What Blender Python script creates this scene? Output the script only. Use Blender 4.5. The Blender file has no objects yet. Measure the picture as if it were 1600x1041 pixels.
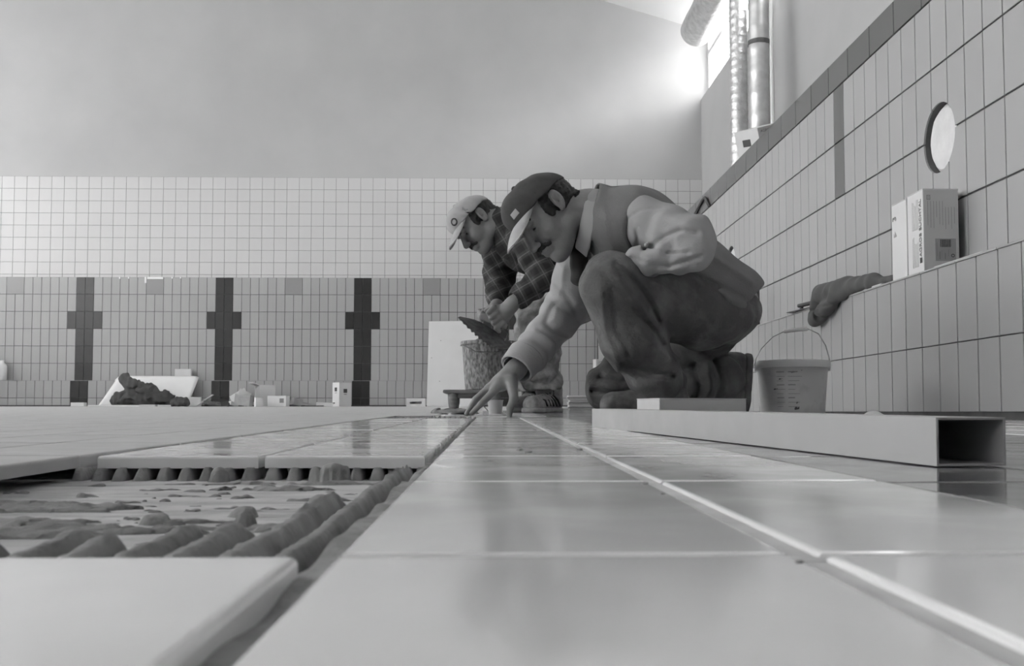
import bpy, bmesh, math, random
import numpy as np
from mathutils import Vector, Matrix

random.seed(7); np.random.seed(7)
SC = bpy.context.scene
COL = SC.collection

# ------------------------------------------------------------------ camera, sky, exposure
F_PX, CY_PX, YAW, PITCH = 1569.7, 564.0, 0.02141, 0.05054
CAM = np.array([0.0, 0.0, 0.0405])
SLOPE = 0.0079                                   # the pool floor rises gently away from the camera
cf = np.array([math.sin(YAW)*math.cos(PITCH), math.cos(YAW)*math.cos(PITCH), math.sin(PITCH)])
cr = np.array([math.cos(YAW), -math.sin(YAW), 0.0])
cu = np.cross(cr, cf)
cam_d = bpy.data.cameras.new('camera'); cam = bpy.data.objects.new('camera', cam_d); COL.objects.link(cam)
cam.matrix_world = Matrix(((cr[0], cu[0], -cf[0], CAM[0]), (cr[1], cu[1], -cf[1], CAM[1]), (cr[2], cu[2], -cf[2], CAM[2]), (0, 0, 0, 1)))
cam_d.sensor_width = 36.0; cam_d.lens = F_PX/1600*36.0
cam_d.shift_y = (CY_PX-520.5)/1600
cam_d.clip_start = 0.01; cam_d.clip_end = 200
cam_d.dof.use_dof = True; cam_d.dof.focus_distance = 1.9; cam_d.dof.aperture_fstop = 30
SC.camera = cam

W = bpy.data.worlds.new('overcast_sky'); SC.world = W; W.use_nodes = True
W.node_tree.nodes['Background'].inputs[0].default_value = (1, 1, 1, 1)
W.node_tree.nodes['Background'].inputs[1].default_value = 5.0
sun_d = bpy.data.lights.new('hazy_sun_offscreen', 'SUN'); sun_d.energy = 2.6; sun_d.angle = math.radians(24)
sun = bpy.data.objects.new('hazy_sun_offscreen', sun_d); COL.objects.link(sun)
sun.rotation_euler = Vector((-1.0, .26, -.38)).to_track_quat('-Z', 'Y').to_euler()          # low sun behind haze, through the clerestory
SC.view_settings.view_transform = 'Standard'; SC.view_settings.look = 'None'
SC.view_settings.exposure = 0.88; SC.view_settings.gamma = 1.0; SC.view_settings.use_curve_mapping = False
SC.cycles.use_denoising = True

def P(px, py, Y):
    """world point on the ray of photo pixel (px, py) at depth Y"""
    d = cf + cr*((px-800)/F_PX) + cu*((CY_PX-py)/F_PX)
    return CAM + d*((Y-CAM[1])/d[1])
def zf(y): return SLOPE*y

# ------------------------------------------------------------------ materials
MATS = {}
def mat(name, g, rough=0.6, metal=0.0, noise=0.0, nscale=8.0, bump=0.0, bscale=60.0, rnd=0.0, spec=0.5, g2=None, detail=4.0,
        thresh=None, rvar=0.0, stretch=None, coat=0.0):
    """grey procedural material: base grey g, optional noise blend to g2, per-object random value, bump, roughness variation"""
    if name in MATS: return MATS[name]
    m = bpy.data.materials.new(name); m.use_nodes = True; nt = m.node_tree; N = nt.nodes; Lk = nt.links
    b = N['Principled BSDF']
    b.inputs['Base Color'].default_value = (g, g, g, 1); b.inputs['Roughness'].default_value = rough
    b.inputs['Metallic'].default_value = metal; b.inputs['Specular IOR Level'].default_value = spec
    b.inputs['Coat Weight'].default_value = coat
    tc = N.new('ShaderNodeTexCoord')
    src = tc.outputs['Object']
    if stretch:
        mp = N.new('ShaderNodeMapping'); mp.inputs['Scale'].default_value = stretch
        Lk.new(src, mp.inputs[0]); src = mp.outputs[0]
    val = None
    if noise > 0 or g2 is not None:
        n = N.new('ShaderNodeTexNoise'); n.inputs['Scale'].default_value = nscale; n.inputs['Detail'].default_value = detail
        Lk.new(src, n.inputs['Vector'])
        r = N.new('ShaderNodeMapRange')
        lo, hi = thresh if thresh else (0.3, 0.7)
        r.inputs[1].default_value = lo; r.inputs[2].default_value = hi
        if g2 is not None: r.inputs[3].default_value = g; r.inputs[4].default_value = g2
        else: r.inputs[3].default_value = g*(1-noise); r.inputs[4].default_value = g*(1+noise)
        Lk.new(n.outputs[0], r.inputs[0]); val = r.outputs[0]
    if rnd > 0:
        oi = N.new('ShaderNodeObjectInfo'); mr = N.new('ShaderNodeMapRange')
        mr.inputs[3].default_value = 1-rnd; mr.inputs[4].default_value = 1+rnd
        Lk.new(oi.outputs['Random'], mr.inputs[0])
        mu = N.new('ShaderNodeMath'); mu.operation = 'MULTIPLY'
        if val is not None: Lk.new(val, mu.inputs[0])
        else: mu.inputs[0].default_value = g
        Lk.new(mr.outputs[0], mu.inputs[1]); val = mu.outputs[0]
    if val is not None: Lk.new(val, b.inputs['Base Color'])
    if rvar > 0:
        n3 = N.new('ShaderNodeTexNoise'); n3.inputs['Scale'].default_value = nscale*1.7; n3.inputs['Detail'].default_value = 5
        Lk.new(src, n3.inputs['Vector'])
        r3 = N.new('ShaderNodeMapRange'); r3.inputs[1].default_value = .35; r3.inputs[2].default_value = .7
        r3.inputs[3].default_value = rough; r3.inputs[4].default_value = rough+rvar
        Lk.new(n3.outputs[0], r3.inputs[0]); Lk.new(r3.outputs[0], b.inputs['Roughness'])
    if bump > 0:
        n2 = N.new('ShaderNodeTexNoise'); n2.inputs['Scale'].default_value = bscale; n2.inputs['Detail'].default_value = 5
        Lk.new(src, n2.inputs['Vector'])
        bp = N.new('ShaderNodeBump'); bp.inputs['Strength'].default_value = bump; bp.inputs['Distance'].default_value = 0.01
        Lk.new(n2.outputs[0], bp.inputs['Height']); Lk.new(bp.outputs[0], b.inputs['Normal'])
    MATS[name] = m
    return m

plaster = mat('plaster', .43, .9, noise=.04, nscale=1.2, bump=.05, bscale=30)
ceil_m = mat('ceiling_paint', .7, .9)
grout_dark = mat('grout_dark', .10, .9, noise=.2, nscale=20)
grout_light = mat('grout_light', .5, .9, noise=.15, nscale=30)
tile_pool = mat('tile_glazed_grey', .36, .38, rnd=.03, spec=.4)
tile_white = mat('tile_glazed_white', .53, .4, rnd=.015, spec=.4)
tile_dark = mat('tile_glazed_dark', .022, .3, rnd=.12, noise=.15, nscale=6)
tile_band = mat('tile_glazed_band', .115, .3, rnd=.08)
tile_mid = mat('tile_glazed_mid', .27, .3, rnd=.05)
tile_floor = mat('tile_floor_white', .72, .09, noise=.05, nscale=9, rnd=.02, rvar=.10, coat=.15, detail=7)
tile_dusty = mat('tile_floor_dusty', .42, .42, noise=.07, nscale=10, rnd=.012, rvar=.2)
tile_lane = mat('tile_floor_lane', .20, .07, noise=.10, nscale=12, rnd=.05, rvar=.15, coat=.2)
screed = mat('screed', .46, .95, g2=.27, nscale=22, detail=10, bump=.5, bscale=60, thresh=(.42, .72), stretch=(.6, 1.6, 1))
mortar_m = mat('mortar_wet', .21, .75, noise=.3, nscale=40, bump=.25, bscale=250)
concrete = mat('concrete', .35, .95, noise=.15, nscale=6, bump=.3, bscale=50)
carton_m = mat('carton_white', .62, .75, noise=.03, nscale=6)
carton_side = mat('carton_grey_print', .50, .75, noise=.03, nscale=6)
ink = mat('ink_dark', .06, .7)
ink_mid = mat('ink_mid', .22, .7)
label_m = mat('label_grey', .3, .7)
white_pl = mat('white_plastic', .62, .4, noise=.05, nscale=9)
white_board = mat('white_board', .66, .6, noise=.03, nscale=4)
alu_white = mat('aluminium_white', .35, .34, noise=.03, nscale=10, rvar=.15)
steel = mat('steel', .45, .35, metal=1.0)
steel_dk = mat('steel_dirty', .12, .55, metal=.4, noise=.4, nscale=40)
foil = mat('duct_foil', .62, .42, metal=.9, bump=.9, bscale=22, noise=.15, nscale=12)
duct_gal = mat('duct_galvanised', .62, .42, metal=.9, bump=.25, bscale=14, noise=.12, nscale=8)
wood_m = mat('wood_pale', .30, .7, noise=.2, nscale=6, stretch=(1, 1, 12))
rubber = mat('rubber_dark', .06, .6, noise=.2, nscale=20)
cloth_dk = mat('cloth_dark', .045, .95, g2=.085, nscale=9, bump=.3, bscale=120)

# ------------------------------------------------------------------ object helpers
def link(o, parent=None):
    COL.objects.link(o)
    if parent is not None: o.parent = parent
    return o
def tag(o, label=None, cat=None, group=None, kind=None):
    if label: o['label'] = label
    if cat: o['category'] = cat
    if group: o['group'] = group
    if kind: o['kind'] = kind
    return o
def empty(name, loc, rz=0.0):
    o = bpy.data.objects.new(name, None); o.location = loc; o.rotation_euler = (0, 0, rz); o.empty_display_size = .05
    return link(o)
def mesh_of(name, v, f, m, smooth=False):
    me = bpy.data.meshes.new(name); me.from_pydata([tuple(map(float, p)) for p in v], [], [tuple(map(int, q)) for q in f]); me.update()
    if m is not None: me.materials.append(m)
    if smooth: me.shade_smooth()
    return me
def obj(name, v, f, m, parent=None, smooth=False):
    return link(bpy.data.objects.new(name, mesh_of(name, v, f, m, smooth)), parent)
class MB:
    """collects simple shapes into one mesh"""
    def __init__(s): s.v = []; s.f = []
    def add(s, v, f):
        n = len(s.v); s.v += [tuple(p) for p in v]; s.f += [tuple(i+n for i in q) for q in f]; return s
    def box(s, a, b):
        (x0, y0, z0), (x1, y1, z1) = a, b
        return s.add([(x0,y0,z0),(x1,y0,z0),(x1,y1,z0),(x0,y1,z0),(x0,y0,z1),(x1,y0,z1),(x1,y1,z1),(x0,y1,z1)],
                     [(0,3,2,1),(4,5,6,7),(0,1,5,4),(1,2,6,5),(2,3,7,6),(3,0,4,7)])
    def hexa(s, pts):
        return s.add(pts, [(0,3,2,1),(4,5,6,7),(0,1,5,4),(1,2,6,5),(2,3,7,6),(3,0,4,7)])
    def tube(s, pts, r, n=10, cap=True):
        pts = [Vector(p) for p in pts]; rr = r if hasattr(r, '__len__') else [r]*len(pts)
        base = len(s.v); up = Vector((0, 0, 1))
        for i, p in enumerate(pts):
            d = (pts[min(i+1, len(pts)-1)]-pts[max(i-1, 0)]).normalized()
            a = d.cross(up)
            if a.length < 1e-3: a = d.cross(Vector((1, 0, 0)))
            a.normalize(); b = d.cross(a)
            for k in range(n):
                t = 2*math.pi*k/n; q = p+(a*math.cos(t)+b*math.sin(t))*rr[i]; s.v.append(tuple(q))
        for i in range(len(pts)-1):
            for k in range(n):
                k2 = (k+1) % n
                s.f.append((base+i*n+k, base+i*n+k2, base+(i+1)*n+k2, base+(i+1)*n+k))
        if cap:
            s.f.append(tuple(base+k for k in reversed(range(n)))); s.f.append(tuple(base+(len(pts)-1)*n+k for k in range(n)))
        return s
    def lathe(s, prof, n=32, c=(0, 0, 0), closed=False):
        base = len(s.v); m_ = len(prof)
        for (r, z) in prof:
            for k in range(n):
                t = 2*math.pi*k/n; s.v.append((c[0]+r*math.cos(t), c[1]+r*math.sin(t), c[2]+z))
        for i in range(m_-1):
            for k in range(n):
                k2 = (k+1) % n
                s.f.append((base+i*n+k, base+i*n+k2, base+(i+1)*n+k2, base+(i+1)*n+k))
        return s
    def build(s, name, m, parent=None, smooth=False): return obj(name, s.v, s.f, m, parent, smooth)
def bevel(o, w=.003, seg=2, angle=40):
    md = o.modifiers.new('bevel', 'BEVEL'); md.width = w; md.segments = seg; md.limit_method = 'ANGLE'; md.angle_limit = math.radians(angle)
    return o
def smooth_angle(o, deg=40):
    o.data.shade_smooth()
    try: o.data.set_sharp_from_angle(angle=math.radians(deg))
    except Exception: pass
    return o

TILE_CACHE = {}
def tile_mesh(w, h, t, c, m, seg=1):
    """tile centred in its plane, front face at z = 0, chamfered front edge"""
    key = (round(w, 4), round(h, 4), t, c, m.name, seg)
    if key in TILE_CACHE: return TILE_CACHE[key]
    v, f = [], []
    prof = [(0, -t), (0, -c)] + [(c*(1-math.cos(math.pi/2*i/seg)), -c*(1-math.sin(math.pi/2*i/seg))) for i in range(1, seg+1)]
    for (ins, z) in prof:
        x, y = w/2-ins, h/2-ins
        v += [(-x, -y, z), (x, -y, z), (x, y, z), (-x, y, z)]
    for i in range(len(prof)-1):
        for k in range(4):
            k2 = (k+1) % 4; f.append((i*4+k, i*4+k2, i*4+4+k2, i*4+4+k))
    n = (len(prof)-1)*4; f.append((n, n+1, n+2, n+3)); f.append((3, 2, 1, 0))
    me = mesh_of('tile', v, f, m); TILE_CACHE[key] = me
    return me
ROT = {'back': Matrix(((1,0,0,0),(0,0,-1,0),(0,1,0,0),(0,0,0,1))),          # face looks to -Y
       'right': Matrix(((0,0,-1,0),(-1,0,0,0),(0,1,0,0),(0,0,0,1))),         # face looks to -X
       'up': Matrix.Identity(4)}
def tile(parent, pos, w, h, m, side, t=.008, c=.0012, seg=1, jit=.0006):
    o = bpy.data.objects.new('tile', tile_mesh(w, h, t, c, m, seg))
    M = ROT[side].copy()
    if jit: M = M @ Matrix.Rotation(random.uniform(-1, 1)*jit*3, 4, 'X') @ Matrix.Rotation(random.uniform(-1, 1)*jit*4, 4, 'Y')
    M.translation = pos
    o.parent = parent; o.matrix_local = M; COL.objects.link(o)
    return o
def tiles_joined(name, lst, parent, kind='stuff', t=.008, c=.0012):
    """(pos, w, h, mat, side) tiles joined into one part, one slot for each material"""
    v, f, mi, mats = [], [], [], []
    for pos, w, h, m, side in lst:
        if m not in mats: mats.append(m)
        x, y = w/2, h/2; M = ROT[side]
        pts = [(-x,-y,-t),(x,-y,-t),(x,y,-t),(-x,y,-t),(-x+c,-y+c,0),(x-c,-y+c,0),(x-c,y-c,0),(-x+c,y-c,0)]
        n = len(v)
        v += [tuple(M @ Vector(p) + Vector(pos)) for p in pts]
        for q in ((4,5,6,7),(0,1,5,4),(1,2,6,5),(2,3,7,6),(3,0,4,7)): f.append(tuple(n+i for i in q)); mi.append(mats.index(m))
    me = mesh_of(name, v, f, None)
    for m in mats: me.materials.append(m)
    me.polygons.foreach_set('material_index', mi)
    return tag(link(bpy.data.objects.new(name, me), parent), kind=kind)
def boolean_cut(o, cutter):
    """cut mesh object o with cutter mesh object, result stored in its own mesh"""
    md = o.modifiers.new('cut', 'BOOLEAN'); md.object = cutter; md.operation = 'DIFFERENCE'; md.solver = 'EXACT'
    bpy.context.view_layer.update()
    dg = bpy.context.evaluated_depsgraph_get()
    me = bpy.data.meshes.new_from_object(o.evaluated_get(dg)); o.modifiers.clear(); o.data = me

# ------------------------------------------------------------------ the hall and the pool
CZ = CAM[2]
XU, XL, H0, HB = 1.559, 1.413, .458+CZ, .134         # right pool wall above / below its ledge, ledge height, band height
ZB, ZBL, HBK = 14.579, 14.433, .445+CZ               # end wall above / below its ledge, ledge height
DECK = H0+1.0+HB
ENDTOP = HBK+1.5
YH, XH = 16.3, 3.478                                  # back and right wall of the hall
XPL, YPN, XHL, YHN = -9.0, -4.0, -12.5, -6.0          # sides out of the picture
EAVE, RIDGE_X, RS = 6.37, -4.5, .30
def zc(x): return EAVE + RS*(XH-max(x, RIDGE_X)) - RS*max(0, RIDGE_X-x)

# floor: sloping screed slab, its tiles are children in slab space (x, y along the slope, z up)
fl = MB()
fl.box((XPL, YPN, -.25), (XL, ZBL, -.0185))
floor = tag(fl.build('floor', screed), 'pool floor of pale screed, partly laid with white and grey rectangular tiles', 'floor', kind='structure')
floor.rotation_euler = (math.atan(SLOPE), 0, 0)
ROWS = [-.238 + .255*i for i in range(0, 15)]                         # row joints: ... .272 .527 .782 ...
TW, TL, JT = .1205, .250, .005
cols = {}
A0 = -.041
colx = [A0, A0+.1245]                                                # two clean columns left and right of the light joint
near = []
def ftile(x0, x1, y0, y1, m, dz=0.0, seg=3, jit=.0005):
    t = tile(floor, ((x0+x1)/2, (y0+y1)/2, dz), x1-x0, y1-y0, m, 'up', t=.0095, c=.0022, seg=seg, jit=jit)
    return t
for i in range(len(ROWS)-1):
    y0, y1 = ROWS[i]+JT/2, ROWS[i+1]-JT/2
    if y1 > 3.35: break
    hand_row = 3.0 < (y0+y1)/2 < 3.3
    # clean columns M1, M2
    if not hand_row:
        ftile(-.041, .0815, y0, y1, tile_floor)
    if y0 < 2.9: ftile(.0895, .2050, y0, y1, tile_floor)
    # grey lane columns
    for k in range(4):
        x0 = .2085+.125*k
        ftile(x0, x0+.1215, y0, y1, tile_lane, -.0008)
    for k in range(5):
        x0 = .7085+.125*k
        ftile(x0, min(x0+.1215, XL-.012), y0, y1, tile_floor, -.0008, seg=1)
    # left columns, with the gap where the tiles are still missing
    for k in range(2):
        x1 = -.051-.1285*k; x0 = x1-.1235
        if y1 < .30 or (.70 < y0 and y1 < 2.86): ftile(x0, x1, y0, y1, tile_floor, .0003*k, jit=.001)
    for k in range(5):
        x1 = -.317-.1262*k; x0 = x1-.1250
        ftile(x0, x1, y0+.0017, y1-.0017+.003, tile_dusty, .0006, seg=3 if k == 0 else 1, jit=.0003)
# grout in the light joint and cross joints, and wide untold rest of the floor
g = MB(); g.box((.080, -.23, -.0095), (.091, 3.0, -.0016)); g.build('grout', grout_light, floor)
g = MB()
for yv in ROWS[1:13]: g.box((-.040, yv-.004, -.0095), (.204, yv+.004, -.0014))
g.build('grout', grout_light, floor)
far = []
fcols = [-.317-.1262*k-.0625 for k in range(70)]+[-.254+.1262*k+.0002 for k in range(14)]
for j in range(-14, 58):
    yc = -.238+.255*j+.1275
    for xc in fcols:
        if yc+.125 > ZBL-.004 or xc < XPL+.08 or xc > XL-.06 or yc < YPN+.15: continue
        if -.90 < xc and -.24 < yc < 3.34: continue
        lane = .19 < xc < .72 and yc < 9
        far.append(((xc, yc, .0004 if xc < -.2 else -.0006), .1235, .2515, tile_lane if lane else (tile_dusty if xc < -.2 or yc > 6 else tile_floor), 'up'))
tiles_joined('far_tiles', far, floor, c=.0008)

# end wall of the pool: upper part with lane targets, ledge, lower part
def target_mat(i, r, extra=0):
    """dark lane cross (post two tiles wide, arm four tiles wide in the third row) every sixteen columns; i = column index from the first post"""
    k = i % 16
    if k in (0, 1): return tile_dark
    if r == 2 and k in (15, 2): return tile_dark
    return tile_pool
B0 = -6.857+.125*7                                   # left edge of the post of the first cross in view
b = MB(); b.box((XPL, ZB+.006, HBK-.3), (XU+.3, ZB+.35, ENDTOP-.004))
wall_end = tag(b.build('wall_pool_back', grout_dark), 'tiled end wall of the pool with dark cross targets', 'wall', kind='structure')
ind, rest = [], []
for r in range(6):
    zc_ = ENDTOP-.125-.25*r
    for i in range(-24, 60):
        x = B0+.125*i+.0625
        if x < XPL+.07 or x > XU-.02: continue
        k = i % 16
        if r == 0 and k == 8: 
            (ind if -7.2 < x < -.5 else rest).append(((x+.0625, ZB, zc_), .2465, .2435, tile_mid, 'back')); continue
        if r == 0 and k == 9: continue
        it = ((x, ZB, zc_), .119, .244, target_mat(i, r), 'back')
        (ind if -7.2 < x < -1.05 else rest).append(it)
for r in range(6): rest.append(((1.5395, ZB, ENDTOP-.125-.25*r), .034, .244, tile_pool, 'back'))
for it in ind[:300]: tile(wall_end, *it)
tiles_joined('far_tiles', ind[300:]+rest, wall_end)
b = MB(); b.box((XPL, ZBL+.006, -.2), (XL+.3, ZB+.006, HBK-.006))
wall_end_low = tag(b.build('wall_pool_back_lower', grout_dark), 'low tiled ledge along the foot of the end wall', 'wall', kind='structure')
ind, rest = [], []
for r in range(2):
    for i in range(-24, 62):
        x = B0+.125*i+.0625
        if x < XPL+.07 or x > XL-.02: continue
        h = .244 if r == 0 else .10
        z = HBK-.125 if r == 0 else HBK-.25-.05-.003
        it = ((x, ZBL, z), .119, h, tile_dark if i % 16 in (0, 1) else tile_pool, 'back')
        (ind if -7.3 < x < -.9 else rest).append(it)
for it in ind: tile(wall_end_low, *it)
tiles_joined('far_tiles', rest, wall_end_low)
b = MB(); b.box((XPL, ZBL-.002, HBK-.006), (XL, ZB+.004, HBK)); b.build('ledge_top', tile_mid, wall_end_low)

# right wall of the pool
C0 = 4.0-.0265
b = MB(); b.box((XU+.006, YPN, H0-.2), (XU+.30, ZB+.35, DECK-.004))
wall_right = tag(b.build('wall_pool_right', grout_dark), 'tiled side wall of the pool with a dark band along its top', 'wall', kind='structure')
b = MB(); b.box((XL+.006, YPN, -.2), (XU+.006, ZBL+.006, H0-.006))
wall_right_low = tag(b.build('wall_pool_right_lower', grout_dark), 'low tiled ledge along the foot of the side wall', 'wall', kind='structure')
HOLES = [(3.42, .952+CZ), (6.45, .953+CZ)]; HR = .122
cutters = []
for (hy, hz) in HOLES:
    c = MB().tube([(XU-.2, hy, hz), (XU+.034, hy, hz)], HR, 48); co = c.build('cutter', concrete); cutters.append(co)
def hits(y, z, w, h):
    return [k for k, (hy, hz) in enumerate(HOLES) if abs(y-hy) < HR+w/2 and abs(z-hz) < HR+h/2]
ind, rest, cut_tiles = [], [], []
for r in range(4):
    z = H0+1.0-.125-.25*r
    for i in range(-90, 42):
        y = C0-.125*i-.0625
        if y > ZB-.05 or y < -3.9: continue
        m = tile_pool
        if (i == -4 or (i+4) % 24 == 0) and r < 2: m = tile_mid if i != -4 else tile_band
        it = ((XU, y, z), .1195, .2435, m, 'right')
        hh = hits(y, z, .1195, .2435)
        if hh: cut_tiles.append((it, hh))
        elif 2.5 < y < 11.4: ind.append(it)
        else: rest.append(it)
ind.sort(key=lambda it: it[0][1])
for it in ind[:290]: tile(wall_right, *it)
tiles_joined('far_tiles', ind[290:]+rest, wall_right)
for it, hh in cut_tiles:
    o = tile(wall_right, *it, jit=0); o.data = o.data.copy()
    for k in hh: boolean_cut(o, cutters[k])
    if len(o.data.vertices) == 0: bpy.data.objects.remove(o)
for co in cutters: boolean_cut(wall_right, co)
for co in cutters: bpy.data.objects.remove(co)
rng = np.random.RandomState(3)
plug_m = mat('plug_white', .66, .8, noise=.06, nscale=20, bump=.3, bscale=60)
for (hy, hz) in HOLES:
    v = []; f = []; n = 40
    for (rr, x) in ((HR+.001, XU+.0335), (HR-.016, XU+.018)):
        for k in range(n):
            t = 2*math.pi*k/n; q = rr*(1+rng.uniform(-.03, .03)*(rr < HR)); v.append((x, hy+q*math.cos(t), hz+q*math.sin(t)))
    v.append((XU+.0175, hy, hz))
    for k in range(n):
        k2 = (k+1) % n; f += [(k, k2, n+k2, n+k), (n+k, n+k2, 2*n)]
    o = obj('niche_plug', v, f, plug_m, wall_right)
# dark band of tiles lying on their side along the top
for i in range(-44, 20):
    y = C0-.25*i-.125+.0625
    if y > ZB-.02 or y < 1.4: continue
    tile(wall_right, (XU-.001, y, H0+1.0+HB/2), .2435, HB-.006, tile_band, 'right')
ind, rest = [], []
for r in range(2):
    for i in range(-90, 42):
        y = C0-.125*i-.0625+.03
        if y > ZBL-.05 or y < -3.9: continue
        h = .2435 if r == 0 else .208
        z = H0-.125 if r == 0 else H0-.25-.104
        it = ((XL, y, z), .1195, h, tile_pool, 'right')
        (ind if 2.0 < y < 11 else rest).append(it)
ind.sort(key=lambda it: it[0][1])
for it in ind[:290]: tile(wall_right_low, *it)
tiles_joined('far_tiles', ind[290:]+rest, wall_right_low)
for i in range(0, 50):
    y = 1.5+.25*i
    if y+.25 > ZBL: break
    tile(wall_right_low, ((XL+XU)/2-.002, y+.125, H0), XU-XL+.006, .246, tile_pool, 'up', t=.006)

# decks, hall walls, ceiling (frames of the big windows out of the picture on the left and behind)
d = MB(); d.box((XU+.30, YHN, DECK-.25), (XH+.3, YH+.3, DECK)); 
tag(d.build('floor_deck_right', concrete), 'raw concrete deck beside the pool', 'deck', kind='structure')
d = MB(); d.box((XHL, ZB+.01, ENDTOP-.4), (XU-.004, YH+.3, ENDTOP)); tag(d.build('floor_deck_back', concrete), 'raw concrete deck behind the end wall', 'deck', kind='structure')
d = MB(); d.box((XHL, YHN, DECK-.25), (XPL, ZB, DECK)).box((XPL-.2, YPN, -.3), (XPL, ZB, DECK-.25)); tag(d.build('floor_deck_left', concrete), 'raw concrete deck on the far side of the pool', 'deck', kind='structure')
d = MB(); d.box((XPL, YHN, DECK-.25), (XU, YPN, DECK)).box((XPL, YPN-.2, -.3), (XU, YPN, DECK-.25)); tag(d.build('floor_deck_near', concrete), 'raw concrete deck at the near end of the pool', 'deck', kind='structure')
v = []; f = []
hb = MB()
prof = [(XHL, ENDTOP-.4), (XH+.3, ENDTOP-.4), (XH+.3, zc(XH)), (RIDGE_X, zc(RIDGE_X)), (XHL, zc(XHL))]
n = len(prof)
v = [(x, YH+.012, z) for x, z in prof]+[(x, YH+.3, z) for x, z in prof]
f = [tuple(range(n)), tuple(reversed(range(n, 2*n)))]+[(i, i+n, (i+1) % n+n, (i+1) % n) for i in range(n)]
wall_hall = tag(obj('wall_back', v, f, plaster), 'pale plastered hall wall with a field of square white tiles', 'wall', kind='structure')
gr = MB(); gr.box((XHL, YH+.004, ENDTOP), (XH-.001, YH+.0118, 3.86)); gr.build('grout', mat('grout_grey', .20, .9), wall_hall)
ind, rest = [], []
for r in range(9):
    z = 3.86-.1-.2*r
    for i in range(60):
        x = XH-.1-.2*i
        if x < XHL+.1: continue
        it = ((x, YH, z), .1945, .1945, tile_white, 'back')
        (ind if (-7.95 < x < .45 and r < 8) else rest).append(it)
ind.sort(key=lambda it: it[0][0])
for it in ind[:300]: tile(wall_hall, *it, t=.006)
tiles_joined('far_tiles', ind[300:]+rest, wall_hall, t=.006)
# right hall wall with the window band under the eaves
SILL, WTH = 5.20, .17
WY0 = 6.0
w = MB()
w.box((XH, YHN, DECK-.2), (XH+WTH+.1, YH+.012, SILL)); w.box((XH, YHN, SILL), (XH+WTH+.1, WY0, EAVE+.1))
tag(w.build('wall_right', plaster), 'plain plastered side wall of the hall under the window band', 'wall', kind='structure')
w = MB()
WX = XH+.13
for y in (WY0+.03, WY0+2.6, WY0+5.1, WY0+7.6, YH-.05): w.box((WX-.02, y-.035, SILL), (WX+.05, y+.035, EAVE+.2))
w.box((WX-.021, WY0, SILL), (WX+.051, YH, SILL+.05)); w.box((WX-.019, WY0, SILL+.72), (WX+.049, YH, SILL+.79))
win = tag(w.build('window_1', white_pl), 'band of clerestory windows under the eaves', 'window', kind='structure')
glass = bpy.data.materials.new('window_glass'); glass.use_nodes = True; nt = glass.node_tree
for nd in list(nt.nodes):
    if nd.type == 'BSDF_PRINCIPLED': nt.nodes.remove(nd)
tr = nt.nodes.new('ShaderNodeBsdfTransparent'); gl = nt.nodes.new('ShaderNodeBsdfGlossy'); gl.inputs['Roughness'].default_value = .02
mx = nt.nodes.new('ShaderNodeMixShader'); mx.inputs[0].default_value = .06
nt.links.new(tr.outputs[0], mx.inputs[1]); nt.links.new(gl.outputs[0], mx.inputs[2]); nt.links.new(mx.outputs[0], nt.nodes['Material Output'].inputs[0])
def panes(parent, cells):
    for a, b_ in cells: MB().box(a, b_).build('pane', glass, parent)
panes(win, [((WX+.01, y0, z0), (WX+.016, y1, z1)) for (y0, y1) in ((WY0+.065, WY0+2.565), (WY0+2.635, WY0+5.065), (WY0+5.135, WY0+7.565), (WY0+7.635, YH-.085))
            for (z0, z1) in ((SILL+.05, SILL+.72), (SILL+.79, EAVE+.15))])
# ceiling: two pitched slabs
cb = MB()
for xa, xb in ((XH+.4, RIDGE_X), (RIDGE_X, XHL-.3)):
    p = [(x, y, zc(x)+dz) for dz in (0, .25) for (x, y) in ((xa, YHN-.3), (xb, YHN-.3), (xb, YH+.3), (xa, YH+.3))]
    cb.hexa([p[i] for i in (1, 0, 3, 2, 5, 4, 7, 6)])
tag(cb.build('ceiling', ceil_m), 'pale pitched ceiling', 'ceiling', kind='structure')
# window side of the hall on the left, out of the picture (it lights the side wall and the men's left-hand edges), and the closed near gable
w = MB(); w.box((XHL-.25, YHN, DECK-.2), (XHL, YH+.3, DECK+.9)); w.box((XHL-.25, YHN, zc(XHL)-.35), (XHL, YH+.3, zc(XHL)+.02))
tag(w.build('wall_left', plaster), 'plastered sill and head of the glazed far side', 'wall', kind='structure')
w = MB()
for k in range(10):
    y = YHN+.1+k*2.46; w.box((XHL-.16, y-.05, DECK+.9), (XHL-.06, y+.05, zc(XHL)-.35))
win2 = tag(w.build('window_left_offscreen', white_pl), 'tall glazing along the far side of the hall', 'window', kind='structure')
panes(win2, [((XHL-.115, YHN+.15+k*2.46, DECK+.9), (XHL-.108, YHN+.15+k*2.46+2.36, zc(XHL)-.35)) for k in range(9)])
w = MB()
pr = [(XHL, DECK-.2), (XH+.2, DECK-.2), (XH+.2, zc(XH)), (RIDGE_X, zc(RIDGE_X)), (XHL, zc(XHL))]
v = [(x, YHN-.25, z) for x, z in pr]+[(x, YHN, z) for x, z in pr]
w.add(v, [tuple(reversed(range(5))), tuple(range(5, 10))]+[(i, (i+1) % 5, (i+1) % 5+5, i+5) for i in range(5)])
tag(w.build('wall_near', plaster), 'plastered near gable of the hall', 'wall', kind='structure')

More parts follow.
